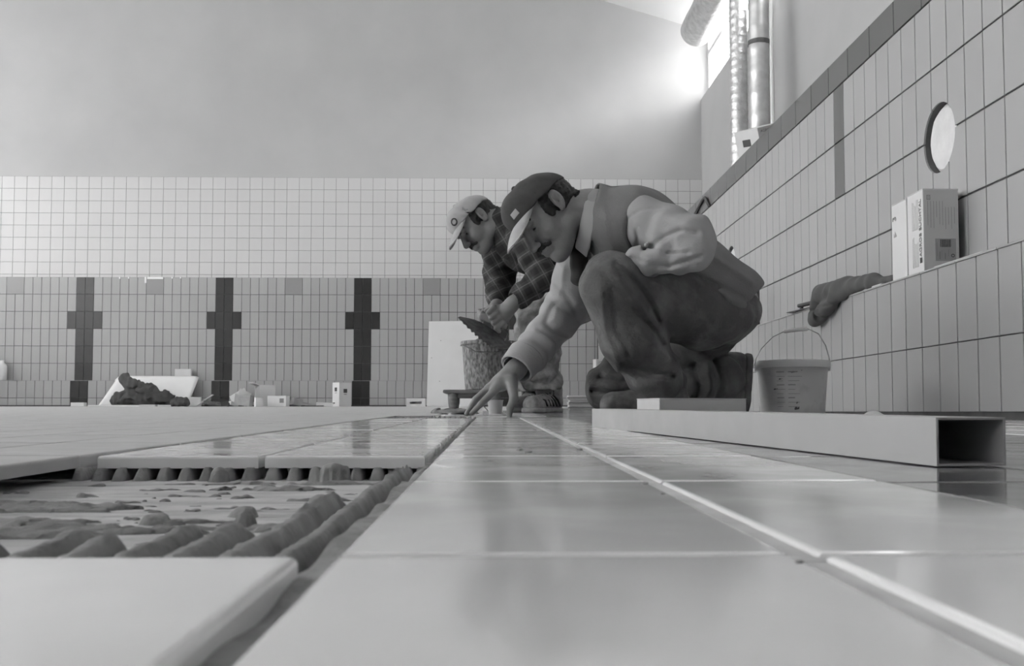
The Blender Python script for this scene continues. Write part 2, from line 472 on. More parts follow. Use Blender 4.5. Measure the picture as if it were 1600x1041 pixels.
# ------------------------------------------------------------------ signed-distance modelling (people, cloth, mortar lumps)
def _np(p): return np.asarray(p, dtype=np.float64)
def rc(a, b, ra, rb, folds=None, sy=1.0, yc=0.0):
    """tapered capsule; folds = (amp, freq, t0, width, phase, side vector); sy flattens the section along world Y"""
    a, b = _np(a).copy(), _np(b).copy()
    if sy != 1.0: a[1] = yc+(a[1]-yc)/sy; b[1] = yc+(b[1]-yc)/sy
    ab = b-a; L2 = float(ab@ab)+1e-12; L = math.sqrt(L2)
    def fn(p):
        if sy != 1.0: p = np.stack([p[:, 0], yc+(p[:, 1]-yc)/sy, p[:, 2]], 1)
        q = p-a; t = (q@ab)/L2; tc = np.clip(t, 0, 1)
        d = np.linalg.norm(q-tc[:, None]*ab, axis=1)-(ra+(rb-ra)*tc)
        if folds:
            for (amp, fr, t0, wd, ph, sv) in folds:
                s = q@_np(sv)
                d = d-amp*np.exp(-((t-t0)/wd)**2)*np.sin(fr*t*L+ph+s*18+2.0*np.sin(s*23+ph))
        return d
    return fn
def sph(c, r):
    c = _np(c); return lambda p: np.linalg.norm(p-c, axis=1)-r
def ell(c, r, R=None):
    c = _np(c); r = _np(r)
    def fn(p):
        q = p-c
        if R is not None: q = q@R
        k0 = np.linalg.norm(q/r, axis=1); k1 = np.linalg.norm(q/(r*r), axis=1)+1e-9
        return np.where(k0 < 1e-6, -r.min(), k0*(k0-1.0)/k1)
    return fn
def half(n, c):
    """half space, inside where n.(p-c) < 0"""
    n = _np(n); n = n/np.linalg.norm(n); c = _np(c); return lambda p: (p-c)@n
def rbox(c, hs, r, R=None):
    c = _np(c); hs = _np(hs)
    def fn(p):
        q = p-c
        if R is not None: q = q@R
        q = np.abs(q)-hs+r
        return np.linalg.norm(np.maximum(q, 0), axis=1)+np.minimum(q.max(1), 0)-r
    return fn
def smin(a, b, k):
    if k <= 0: return np.minimum(a, b)
    h = np.clip(.5+.5*(b-a)/k, 0, 1); return b+(a-b)*h-k*h*(1-h)
class SDF:
    def __init__(s): s.ops = []; s.disp = None
    def add(s, f, k=.01): s.ops.append((0, f, k)); return s
    def sub(s, f, k=.004): s.ops.append((1, f, k)); return s
    def cut(s, f, k=.003): s.ops.append((2, f, k)); return s
    def __call__(s, p):
        d = None
        for o, f, k in s.ops:
            e = f(p)
            if d is None: d = e
            elif o == 0: d = smin(d, e, k)
            elif o == 1: d = -smin(-d, e, k)
            else: d = -smin(-d, -e, k)
        if s.disp is not None: d = d-s.disp(p)
        return d
    def mesh(s, lo, hi, h, B=8):
        """sparse naive surface nets -> verts, quads"""
        lo = _np(lo); hi = _np(hi)
        nb = np.maximum(1, np.ceil((hi-lo)/(h*B)).astype(int))
        g = np.stack(np.meshgrid(*[np.arange(n) for n in nb], indexing='ij'), -1).reshape(-1, 3)
        ctr = lo+(g+.5)*h*B
        dc = s(ctr)
        g = g[np.abs(dc) < h*B*.87*1.35+.012]
        n1 = B+1
        loc = np.stack(np.meshgrid(*[np.arange(n1)]*3, indexing='ij'), -1).reshape(-1, 3)
        vals = np.empty((len(g), n1**3), np.float32)
        CH = 400
        for i in range(0, len(g), CH):
            pts = lo+((g[i:i+CH, None, :]*B+loc[None])*h)
            vals[i:i+CH] = s(pts.reshape(-1, 3)).reshape(-1, n1**3)
        V = vals.reshape(-1, n1, n1, n1)
        dims = nb*B+2
        corners = [(a, b, c) for a in (0, 1) for b in (0, 1) for c in (0, 1)]
        Cn = [V[:, a:a+B, b:b+B, c:c+B] for a, b, c in corners]
        neg = sum((x < 0).astype(np.int8) for x in Cn)
        bi, ci, cj, ck = np.nonzero((neg > 0) & (neg < 8))
        cv = np.stack([x[bi, ci, cj, ck] for x in Cn], 1)
        cc = np.array(corners, float)
        acc = np.zeros((len(bi), 3)); cnt = np.zeros(len(bi))
        for e0 in range(8):
            for ax in range(3):
                if corners[e0][ax] == 0:
                    q = list(corners[e0]); q[ax] = 1; e1 = corners.index(tuple(q))
                    m = (cv[:, e0] < 0) != (cv[:, e1] < 0)
                    t = cv[m, e0]/(cv[m, e0]-cv[m, e1])
                    acc[m] += cc[e0]+(cc[e1]-cc[e0])*t[:, None]; cnt[m] += 1
        cell = g[bi]*B+np.stack([ci, cj, ck], 1)
        vert = lo+(cell+acc/cnt[:, None])*h
        def lin(c): return (c[:, 0]*dims[1]+c[:, 1])*dims[2]+c[:, 2]
        key = lin(cell); order = np.argsort(key); ks = key[order]
        quads = []
        for ax in range(3):
            sl0 = [slice(0, B)]*3; sl1 = list(sl0); sl1[ax] = slice(1, B+1)
            a = V[(slice(None), *sl0)]; b = V[(slice(None), *sl1)]
            ib, i0, j0, k0 = np.nonzero((a < 0) != (b < 0))
            sg = a[ib, i0, j0, k0] < 0
            c0 = g[ib]*B+np.stack([i0, j0, k0], 1)
            u, w = [(1, 2), (2, 0), (0, 1)][ax]
            ids = []
            ok = np.ones(len(c0), bool)
            for du, dw in ((-1, -1), (0, -1), (0, 0), (-1, 0)):
                c = c0.copy(); c[:, u] += du; c[:, w] += dw
                kk = lin(c); pos = np.clip(np.searchsorted(ks, kk), 0, len(ks)-1)
                ok &= (ks[pos] == kk) & (c.min(1) >= 0); ids.append(order[pos])
            q = np.stack(ids, 1)[ok]; sg = sg[ok]
            q[~sg] = q[~sg][:, ::-1]
            quads.append(q)
        return vert, np.concatenate(quads)
    def build(s, name, m, lo, hi, h, parent=None):
        v, q = s.mesh(lo, hi, h)
        me = bpy.data.meshes.new(name)
        me.vertices.add(len(v)); me.vertices.foreach_set('co', v.astype(np.float32).ravel())
        me.loops.add(len(q)*4); me.loops.foreach_set('vertex_index', q.astype(np.int32).ravel())
        me.polygons.add(len(q)); me.polygons.foreach_set('loop_start', np.arange(len(q), dtype=np.int32)*4)
        me.update(calc_edges=True); me.validate(); me.materials.append(m); me.shade_smooth()
        o = bpy.data.objects.new(name, me)
        o = link(o, parent)
        if parent is not None: o.matrix_parent_inverse = Matrix.Translation(parent.location).inverted()
        return o
def wob(amp, fr, seed=0):
    r = np.random.RandomState(seed); K = r.normal(size=(7, 3))*fr; ph = r.uniform(0, 6.28, 7); am = amp/np.sqrt(7)
    def fn(p):
        d = 0
        for k in range(7): d = d+am*np.sin(p@K[k]+ph[k])
        return d
    return fn
def strokes(lst, Y, ymax):
    """sculpt strokes on the side turned to the pool's near end: (pixel polyline, depth in m, width in m); depth < 0 carves, > 0 raises"""
    for pts, dep, wd in lst:
        q = [P(x, y, Y) for x, y in pts]
        lst_ = [(_np(a)[[0, 2]], _np(b)[[0, 2]]) for a, b in zip(q[:-1], q[1:])]
        strokes_out.append((lst_, dep, wd))
    mine = list(strokes_out); strokes_out.clear()
    def fn(p):
        xz = p[:, [0, 2]]; out = 0
        for sg, dep, wd in mine:
            dm = None
            for a, b in sg:
                ab = b-a; t = np.clip(((xz-a)@ab)/(ab@ab+1e-12), 0, 1); d = np.linalg.norm(xz-a-t[:, None]*ab, axis=1)
                dm = d if dm is None else np.minimum(dm, d)
            out = out+dep*np.exp(-(dm/wd)**2)
        return out*(p[:, 1] < ymax)
    return fn
strokes_out = []
def child_world(o, parent):
    o.parent = parent; o.matrix_parent_inverse = Matrix.Translation(parent.location).inverted(); return o

# ------------------------------------------------------------------ people
skin = mat('skin', .21, .5, noise=.12, nscale=30, bump=.12, bscale=180)
hair_m = mat('hair_dark', .022, .6, noise=.4, nscale=60, bump=.6, bscale=220, stretch=(1, 1, 3))
sweat = mat('sweatshirt_pale', .34, .95, noise=.07, nscale=5, bump=.15, bscale=160)
vest_m = mat('vest_fleece', .175, .95, noise=.10, nscale=12, bump=.3, bscale=220)
vest_lin = mat('vest_lining', .035, .9)
trous = mat('trousers_dusty', .088, .95, g2=.21, nscale=9, detail=12, bump=.4, bscale=110, thresh=(.46, .8))
trous2 = mat('trousers_spattered', .17, .95, g2=.34, nscale=22, detail=9, bump=.35, bscale=90, thresh=(.4, .7))
cap_dk = mat('cap_dark', .05, .85, noise=.2, nscale=30, bump=.2, bscale=250)
cap_lt = mat('cap_pale', .36, .85, noise=.08, nscale=20, bump=.15, bscale=250)
brim_lt = mat('brim_pale', .34, .8, noise=.1, nscale=30)
shirt_in = mat('shirt_collar', .42, .9)
shoe_m = mat('shoe_leather', .06, .8, g2=.15, nscale=30, detail=6, bump=.25, bscale=90)
sole_m = mat('shoe_sole', .12, .8, noise=.25, nscale=30)
snk_m = mat('sneaker_upper', .36, .8, g2=.2, nscale=40, detail=7, bump=.25, bscale=120)
snk_dk = mat('sneaker_stripe', .05, .8)
eye_m = mat('eye_dark', .03, .3)
def plaid():
    m = bpy.data.materials.new('plaid_shirt'); m.use_nodes = True; nt = m.node_tree; N = nt.nodes; L = nt.links; b = N['Principled BSDF']
    b.inputs['Roughness'].default_value = .95
    tc = N.new('ShaderNodeTexCoord'); mp = N.new('ShaderNodeMapping'); mp.inputs['Rotation'].default_value = (0, .5, 0); L.new(tc.outputs['Object'], mp.inputs[0])
    sep = N.new('ShaderNodeSeparateXYZ'); L.new(mp.outputs[0], sep.inputs[0])
    outs = []
    for ax in (0, 2):
        mu = N.new('ShaderNodeMath'); mu.operation = 'MULTIPLY'; mu.inputs[1].default_value = 2*math.pi/.062; L.new(sep.outputs[ax], mu.inputs[0])
        si = N.new('ShaderNodeMath'); si.operation = 'SINE'; L.new(mu.outputs[0], si.inputs[0])
        r1 = N.new('ShaderNodeMapRange'); r1.inputs[1].default_value = -.1; r1.inputs[2].default_value = .15; L.new(si.outputs[0], r1.inputs[0])
        r2 = N.new('ShaderNodeMapRange'); r2.inputs[1].default_value = .95; r2.inputs[2].default_value = 1.0; L.new(si.outputs[0], r2.inputs[0])
        outs.append((r1.outputs[0], r2.outputs[0]))
    a = N.new('ShaderNodeMath'); a.operation = 'ADD'; L.new(outs[0][0], a.inputs[0]); L.new(outs[1][0], a.inputs[1])
    mr = N.new('ShaderNodeMapRange'); mr.inputs[2].default_value = 2; mr.inputs[3].default_value = .020; mr.inputs[4].default_value = .055; L.new(a.outputs[0], mr.inputs[0])
    mxm = N.new('ShaderNodeMath'); mxm.operation = 'MAXIMUM'; L.new(outs[0][1], mxm.inputs[0]); L.new(outs[1][1], mxm.inputs[1])
    mi = N.new('ShaderNodeMath'); mi.operation = 'MULTIPLY_ADD'; mi.inputs[1].default_value = .07; L.new(mxm.outputs[0], mi.inputs[0]); L.new(mr.outputs[0], mi.inputs[2])
    L.new(mi.outputs[0], b.inputs['Base Color'])
    return m
plaid_m = plaid()

class Head:
    """head frame: origin between the ears, x forward, y to the person's left, z up"""
    def __init__(s, c, fwd2, yaw, scale, roll=0.0):
        fx, fz = fwd2; n = math.hypot(fx, fz); fx, fz = fx/n, fz/n
        Fw = np.array([fx*math.cos(yaw), -math.sin(yaw), fz*math.cos(yaw)])
        U = np.array([fz, 0, -fx]) if -fx > 0 else np.array([-fz, 0, fx])
        Lf = np.cross(U, Fw)
        s.R = np.stack([Fw, Lf, U], 1); s.s = scale
        s.c = _np(c)-s.R@(_np((-.004, .078, .022))*scale)          # c = place of the ear turned to the near side
    def w(s, p): return s.c+s.R@(_np(p)*s.s)
    def loc(s, p): return ((p-s.c)@s.R)/s.s
    def wrap(s, f): return lambda p: f(s.loc(p))*s.s
    def face(s):
        S = SDF()
        S.add(ell((-.012, 0, .048), (.098, .075, .084)))
        S.add(ell((.040, 0, .0), (.056, .060, .085)), .03)
        S.add(ell((.050, 0, -.050), (.043, .042, .048)), .03)
        for q in (-1, 1):
            S.add(rc((-.002, .050*q, -.045), (.066, .018*q, -.084), .020, .018), .03)
            S.add(ell((.066, .038*q, -.018), (.028, .022, .026)), .02)
        S.add(sph((.082, 0, -.086), .020), .02)
        S.add(rc((.091, -.036, .036), (.091, .036, .036), .013, .013), .015)
        S.add(rc((.098, 0, .028), (.123, 0, -.020), .0085, .0125), .012)
        for q in (-1, 1):
            S.add(sph((.111, .011*q, -.024), .0088), .006)
            S.sub(ell((.104, .032*q, .015), (.016, .019, .0125)), .012)
            S.add(ell((.082, .032*q, .016), (.0135, .015, .0125)), .003)
            # ear: rim, lobe, hollow
            Re = np.array([[.966, 0, -.259], [0, 1, 0], [.259, 0, .966]])
            S.add(ell((-.006, .077*q, .022), (.0185, .010, .032), Re), .004)
            S.sub(ell((-.003, .091*q, .027), (.0125, .0125, .022), Re), .002)
            S.sub(ell((.001, .086*q, .016), (.007, .012, .009), Re), .002)
            S.add(rc((-.010, .081*q, .034), (-.006, .080*q, .012), .0028, .003), .002)
            S.add(ell((.009, .080*q, .015), (.0045, .005, .008)), .002); S.add(sph((.004, .077*q, -.006), .0085), .004)
        # cheek fold and eye bags
        for q in (-1, 1):
            S.sub(rc((.100, .022*q, -.020), (.086, .038*q, -.052), .003, .003), .008)
        S.add(rc((.098, -.020, -.045), (.098, .020, -.045), .0075, .0075), .006)
        S.add(rc((.095, -.018, -.058), (.095, .018, -.058), .0085, .0085), .006)
        S.sub(rc((.111, -.024, -.0515), (.111, .024, -.0515), .0065, .0065), .004)
        return s.wrap(S)
    def hair(s, front=.035, low=-.03):
        S = SDF(); S.add(ell((-.014, 0, .046), (.105, .080, .089)))
        S.add(rc((-.075, -.03, -.015), (-.075, .03, -.015), .034, .034), .02)
        for q in (-1, 1): S.add(ell((.034, .066*q, .028), (.014, .010, .034)), .008)
        S.cut(half((1, 0, .35), (front+.012, 0, .03))); S.cut(half((-.35, 0, -1), (0, 0, low-.022)))
        S.cut(half((0, 0, 1), (0, 0, .075)), .004)
        for q in (-1, 1): S.sub(ell((-.006, .086*q, .020), (.023, .02, .038)), .004)
        S.disp = wob(.0016, 260, 5)
        return s.wrap(S)
    def crown(s, z0=.04, fr=.111, top=.090):
        S = SDF(); S.add(ell((-.004, 0, .050), (fr, .087, top)))
        S.add(ell((.050, 0, .082), (.060, .064, .054)), .03)
        S.cut(half((0, 0, -1), (0, 0, z0)), .004)
        S.sub(ell((-.004, 0, .046), (fr-.006, .082, top-.008)), .002)
        base = wob(.0022, 45, 11)
        S.disp = base
        return s.wrap(S)
    def brim(s, name, m, parent, z0=.042, out=.076, drop=.036, curl=.022):
        v = []; f = []; nu, nv = 25, 9
        for layer in (0, 1):
            for i in range(nu):
                u = -1+2*i/(nu-1); a = u*math.radians(56)
                for j in range(nv):
                    t = j/(nv-1)
                    bx, by = .004+.104*math.cos(a), .084*math.sin(a)
                    k = out*(1-abs(u)**3.5)
                    x = bx+k*t; y = by*(1-.06*t)
                    e_ = 1-abs(u)**3.5; z = z0-drop*t*e_*(.5+.5*t)-curl*u*u*(.25+.75*t*e_) + .003*layer
                    v.append(s.w((x, y, z)))
        n = nu*nv
        for i in range(nu-1):
            for j in range(nv-1):
                q = (i*nv+j, (i+1)*nv+j, (i+1)*nv+j+1, i*nv+j+1)
                f.append(tuple(reversed(q))); f.append(tuple(x+n for x in q))
        for i in range(nu-1):
            a, b = i*nv+nv-1, (i+1)*nv+nv-1; f.append((a, b, b+n, a+n))
            a, b = i*nv, (i+1)*nv; f.append((b, a, a+n, b+n))
        return obj(name, v, f, m, parent, True)
def box_of(pts, pad):
    a = np.array([_np(p) for p in pts]); return a.min(0)-pad, a.max(0)+pad

# --- the kneeling man in the vest
DY = 0.0
base1 = P(1040, 640, 3.12); base1[2] = zf(3.12)
man1 = tag(empty('person', Vector(base1)), 'kneeling man in dark cap, vest and pale sweatshirt pressing down a floor tile', 'person')
pel, wai, che, nkb = P(1122, 480, 3.16), P(1068, 424, 3.15), P(988, 366, 3.12), P(922, 336, 3.11)
shn, eln, wrn, han = P(1004, 350, 2.95), P(1083, 388, 2.80), P(1000, 424, 2.86), P(965, 428, 2.93)
shf, elf, wrf = P(918, 368, 3.27), P(884, 484, 3.31), P(806, 578, 3.16)
hpn, knn, ann = P(1112, 492, 3.06), P(955, 445, 2.86), P(1030, 604, 2.99)
hpf, knf, anf = P(1115, 500, 3.26), P(950, 611, 3.28), P(1140, 596, 3.30)
hd1 = Head(P(870, 311, 2.99), (-.66, -.75), math.radians(25), 1.06); cp1 = hd1

B1 = SDF()
B1.add(hd1.face(), .0)
B1.add(rc(hd1.w((-.042, 0, -.035)), P(918, 343, 3.11), .055, .060), .025)
B1.add(rc(nkb, che, .08, .105, sy=1.25, yc=3.11), .05)
B1.add(rc(che, wai, .105, .095, sy=1.25, yc=3.13), .05); B1.add(rc(wai, pel, .095, .10, sy=1.25, yc=3.15), .05)
B1.add(rc(che, shn, .06, .055), .04); B1.add(rc(che, shf, .06, .055), .04)
B1.add(rc(shn, eln, .048, .038), .03); B1.add(rc(eln, wrn, .038, .028), .02)
B1.add(rc(shf, elf, .048, .038), .03); B1.add(rc(elf, wrf, .040, .0285), .02)
B1.add(rc(hpn, knn, .075, .055), .04); B1.add(rc(knn, ann, .05, .036), .03)
B1.add(rc(hpf, knf, .075, .055), .04); B1.add(rc(knf, anf, .05, .036), .03)
# tucked near hand: palm and folded fingers
B1.add(rc(wrn, han, .027, .032), .02)
for k in range(4): B1.add(rc(han+_np((-.01, .01*k-.01, .015-.008*k)), han+_np((-.05, .035+.006*k, .006-.012*k)), .0095, .008), .006)
# working hand (his right): thumb on the right edge of the tile, fingers on the left edge
FX0, FX1 = 731, 793
kn = [P(771, 612, 3.105), P(764, 606, 3.130), P(764, 606, 3.155), P(770, 610, 3.178)]
md = [P(752, 631, 3.085), P(743, 624, 3.125), P(744, 624, 3.160), P(752, 627, 3.190)]
tp = [P(737, 646, 3.085), P(729, 647, 3.120), P(731, 646.5, 3.150), P(738, 646, 3.180)]
palm = P(783, 598, 3.14)
B1.add(rc(wrf, palm, .0285, .026), .02)
B1.add(rc(wrf+_np((0, .01, 0)), palm+_np((-.004, .022, 0)), .024, .024), .02)
for k in range(4):
    B1.add(rc(palm+_np((0, -.018+.016*k, 0)), kn[k], .0185, .0125), .016)
    B1.add(rc(kn[k], md[k], .0122, .0098), .005); B1.add(rc(md[k], tp[k], .0098, .0075), .004)
th = [P(799, 596, 3.115), P(803, 622, 3.075), P(797, 637, 3.07), P(795.5, 650, 3.075)]
B1.add(rc(th[0], th[1], .021, .0135), .016); B1.add(rc(th[1], th[2], .0132, .011), .005); B1.add(rc(th[2], th[3], .011, .0085), .004)
lo, hi = box_of([hd1.c, pel, shn, eln, wrf, tp[1], th[3], knf, anf, knn, ann, hpn], .16)
body1 = B1.build('body', skin, lo, hi, .0029, man1)

T1 = SDF()
T1.add(ell(P(1120, 488, 3.16), (.128, .185, .115)))
T1.add(rc(P(1100, 492, 3.05), P(958, 446, 2.87), .118, .088, folds=[(.004, 60, .95, .22, 0, (0, 1, 0)), (.0035, 75, .1, .25, 1, (0, 1, .3))]), .05)
T1.add(rc(P(954, 446, 2.87), P(985, 520, 2.91), .087, .088, folds=[(.003, 60, .4, .5, 2, (0, 1, 0))]), .03)
T1.add(rc(P(985, 520, 2.91), P(1024, 588, 2.99), .088, .084, folds=[(.004, 75, .8, .4, 2, (0, 1, .2))]), .03)
T1.add(rc(P(1105, 505, 3.25), P(955, 606, 3.28), .11, .082, folds=[(.006, 70, .8, .4, 2, (0, 1, .2))]), .03)
T1.add(rc(P(958, 608, 3.28), P(1110, 600, 3.30), .080, .075, folds=[(.006, 60, .7, .4, 1, (0, .4, 1))]), .03)
T1.add(rc(P(1090, 598, 3.26), P(1128, 592, 3.27), .082, .074, folds=[(.004, 120, .5, .6, 1, (0, .4, 1))]), .03)
T1.cut(half((0, SLOPE, -1), (0, 0, .001)), .004)
T1.sub(rc(P(1020, 462, 2.78), P(1050, 575, 2.86), .010, .014), .035)
_w = wob(.0035, 26, 4)
_w2 = wob(.002, 70, 14)
_ts = strokes([([(952, 424), (966, 434), (990, 455), (1012, 482), (1024, 505)], -0.015, .009), ([(946, 440), (970, 462), (998, 500)], 0.015, .012),
               ([(948, 470), (958, 520), (976, 556)], -0.011, .010), ([(930, 470), (942, 530), (965, 580)], 0.008, .010), ([(985, 490), (1015, 520), (1032, 540)], -0.017, .009),
               ([(990, 520), (1020, 545), (1040, 560)], 0.011, .010), ([(975, 570), (1010, 585), (1050, 588)], -0.015, .009), ([(1075, 432), (1100, 470), (1135, 500)], -0.009, .012),
               ([(1000, 430), (1050, 455), (1090, 500)], -0.008, .012), ([(1060, 545), (1110, 552), (1150, 535)], -0.011, .012)], 2.93, 3.12)
_tf = strokes([([(935, 590), (965, 600), (990, 590)], -0.015, .010), ([(925, 612), (960, 618), (1000, 604)], -0.015, .010), ([(1075, 575), (1085, 600), (1080, 630)], -0.015, .012),
               ([(1110, 565), (1118, 600), (1112, 630)], -0.017, .010), ([(1095, 570), (1100, 600), (1096, 630)], 0.013, .012)], 3.28, 3.5)
T1.disp = lambda p: _w(p)+_w2(p)+_ts(p)+np.where(p[:, 1] > 3.12, _tf(p), 0)
lo, hi = box_of([pel, knn, ann, knf, anf, hpn, hpf], .2)
o = T1.build('trousers', trous, lo, hi, .005, man1)

S1 = SDF()      # sweatshirt: torso and sleeves
def torso(S, e, k=.05):
    S.add(rc(P(930, 338, 3.11), P(988, 368, 3.12), .088+e, .130+e, sy=1.3, yc=3.11), k)
    S.add(rc(P(988, 368, 3.12), P(1070, 432, 3.14), .126+e, .112+e, sy=1.3, yc=3.13), k)
    S.add(rc(P(1070, 432, 3.14), P(1124, 478, 3.16), .112+e, .126+e, sy=1.3, yc=3.15), k)
torso(S1, -.006)
SV = (0, .9, .4)
S1.add(rc(shn+_np((0, 0, .006)), P(1078, 374, 2.82), .078, .072, folds=[(.004, 90, .55, .5, 1, SV), (.005, 110, 1.0, .25, 2.2, SV)]), .04)
S1.add(rc(P(1078, 376, 2.82), P(1084, 389, 2.80), .070, .058), .015)
S1.add(rc(P(1084, 396, 2.80), P(1000, 408, 2.85), .056, .044, folds=[(.006, 70, .5, .5, .6, (.1, .3, 1)), (.003, 130, .8, .4, 2, (0, .2, 1))]), .008)
S1.add(rc(shf, elf, .080, .070, folds=[(.004, 80, .8, .4, 1, SV)]), .03)
S1.add(rc(elf, P(822, 562, 3.18), .070, .057, folds=[(.005, 85, .2, .35, 2.4, SV), (.004, 120, .85, .25, .5, SV)]), .02)
S1.add(rc(P(826, 556, 3.19), P(812, 572, 3.165), .058, .052), .008)
S1.sub(rc(P(812, 571, 3.163), P(790, 598, 3.125), .044, .05), .004)
_ss = strokes([([(1010, 386), (1026, 379), (1042, 369), (1062, 362), (1084, 367)], -.014, .0085), ([(1024, 384), (1042, 396), (1072, 397)], -.010, .006),
               ([(990, 399), (1016, 412), (1050, 416), (1090, 404)], -.010, .006), ([(1030, 378), (1055, 371)], .006, .010), ([(1002, 350), (1012, 384)], -.007, .006),
               ([(1000, 405), (1030, 418), (1070, 421)], .006, .008), ([(985, 360), (990, 330), (1010, 318), (1040, 318)], -.004, .005)], 2.78, 3.0)
_sa = strokes([([(862, 482), (852, 506), (862, 518), (885, 524)], -.007, .010), ([(868, 478), (892, 490), (910, 480)], -.006, .010), ([(848, 516), (872, 532), (896, 528)], .005, .010), ([(868, 440), (890, 470), (905, 500)], -.006, .010),
               ([(880, 420), (876, 455)], .006, .010), ([(835, 520), (866, 540)], .005, .012)], 3.24, 3.6)
_sw = wob(.0025, 30, 8)
S1.disp = lambda p: _sw(p)+_ss(p)+np.where(p[:, 1] > 3.02, _sa(p), 0)
lo, hi = box_of([P(800, 590, 3.1), pel, eln, shf, nkb, wrn], .17)
o = S1.build('sweatshirt', sweat, lo, hi, .005, man1)
# turned cuff
K1 = SDF(); K1.add(rc(P(826, 553, 3.187), P(808, 575, 3.158), .062, .057)); K1.sub(rc(P(830, 548, 3.19), P(800, 584, 3.145), .050, .048), .003)
K1.cut(half(P(812, 572, 3.16)-P(826, 553, 3.187), P(806, 577, 3.156))); K1.cut(half(P(826, 553, 3.187)-P(812, 572, 3.16), P(824, 556, 3.187)))
lo, hi = box_of([P(826, 553, 3.187), P(806, 577, 3.156)], .09)
K1.build('cuff', sweat, lo, hi, .004, man1)

V1 = SDF()      # vest: a shell over the torso with an armhole
torso(V1, .017)
V1.add(rc(P(940, 336, 3.03), P(988, 346, 2.985), .080, .090), .04)
V1.add(rc(P(988, 346, 2.985), P(1030, 376, 3.0), .088, .080), .04)
V1.add(ell(P(1128, 468, 3.15), (.135, .20, .10)), .04)
V1.sub(lambda p: _torso_in(p), .002)
_ti = SDF(); torso(_ti, .003)
def _torso_in(p): return _ti(p)
V1.sub(rc(P(1003, 347, 2.70), P(1030, 362, 2.98), .079, .079), .012)       # near armhole
V1.sub(rc(P(1020, 366, 2.75), P(1090, 392, 2.75), .070, .088), .012)
V1.sub(rc(P(905, 372, 3.5), P(915, 380, 3.25), .085, .085), .012)
ax = _np(wai)-_np(nkb)
V1.cut(half(_np(P(903, 343, 3.1))-_np(P(930, 348, 3.1)), P(921, 346, 3.1)), .004)
V1.cut(half((.70, 0, -.71), P(1158, 480, 3.1)), .006)
_vw = wob(.004, 26, 21)
_vs = strokes([([(1085, 428), (1130, 450), (1170, 470)], -.008, .010), ([(1112, 398), (1150, 420), (1176, 440)], .007, .014),
               ([(925, 335), (930, 370), (945, 405)], -.006, .009), ([(942, 330), (946, 370), (962, 400)], .006, .012), ([(1100, 440), (1135, 462)], .006, .010)], 2.95, 3.2)
V1.disp = lambda p: _vw(p)+_vs(p)
lo, hi = box_of([nkb, pel, che, wai, P(1180, 470, 3.15)], .26)
V1.build('vest', vest_m, lo, hi, .005, man1)
# vest edge around the armhole, and shirt collar
def ring(name, pts, r, m, parent, n=10):
    pts = list(pts)
    o = MB().tube(pts, r, n).build(name, m, None, True); return child_world(o, parent)
CL = SDF(); CL.add(rc(P(906, 346, 3.09), P(932, 352, 3.09), .088, .108)); CL.sub(rc(P(890, 343, 3.09), P(940, 353, 3.09), .074, .078), .002)
nn = _np(P(930, 348, 3.1))-_np(P(903, 343, 3.1))
CL.cut(half(-nn, P(905, 344, 3.1)), .004); CL.cut(half(nn, P(926, 349, 3.1)), .004); CL.disp = wob(.0012, 55, 3)
lo, hi = box_of([P(900, 318, 3.1), P(930, 342, 3.1)], .14)
CL.build('collar', shirt_in, lo, hi, .004, man1)

DP = SDF(); DP.add(rc(P(901, 384, 3.10), P(909, 432, 3.13), .026, .034)); DP.disp = wob(.002, 60, 2)  # dark rounded piece filling the gap between collar and far sleeve
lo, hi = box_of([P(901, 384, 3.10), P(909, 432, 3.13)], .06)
DP.build('chest_piece', mat('chest_piece_dark', .03, .95), lo, hi, .004, man1)
def head_parts(hd, cp, man, cap_m, brim_m, z0, h, must=True, **kw):
    S = SDF(); S.add(hd.hair()); lo, hi = hd.c-.17*hd.s, hd.c+.17*hd.s
    S.build('hair', hair_m, lo, hi, h, man)
    S = SDF(); S.add(cp.crown(z0)); c = S.build('cap', cap_m, lo, hi, h, man)
    cp.brim('brim', brim_m, c, z0=z0+.004, **kw)
    btn = MB().lathe([(0, .006), (.006, .004), (.008, 0), (.008, -.004)], 12)
    btn.v = [tuple(cp.w(_np((.012, 0, .142))+_np(q))) for q in btn.v]
    btn.build('button', cap_m, c, True)
    if must:
        S = SDF(); S.add(rc((.108, -.006, -.034), (.094, -.034, -.046), .0090, .006)); S.add(rc((.108, .006, -.034), (.094, .034, -.046), .0090, .006), .004)
        S.disp = wob(.0012, 300, 6); Q = SDF(); Q.add(hd.wrap(S)); Q.build('moustache', hair_m, lo, hi, h*.8, man)
    for q in (-1, 1):
        S = SDF(); S.add(rc((.104, .012*q, .036), (.090, .050*q, .040), .0055, .004)); Q = SDF(); Q.add(hd.wrap(S)); Q.build('eyebrow', hair_m, lo, hi, h*.8, man)
        S = SDF(); S.add(ell((.0868, .032*q, .013), (.0105, .011, .0045))); Q = SDF(); Q.add(hd.wrap(S)); Q.build('eye', eye_m, lo, hi, h*.8, man)
    return c
cap1 = head_parts(hd1, cp1, man1, cap_dk, brim_lt, .056, .0032)
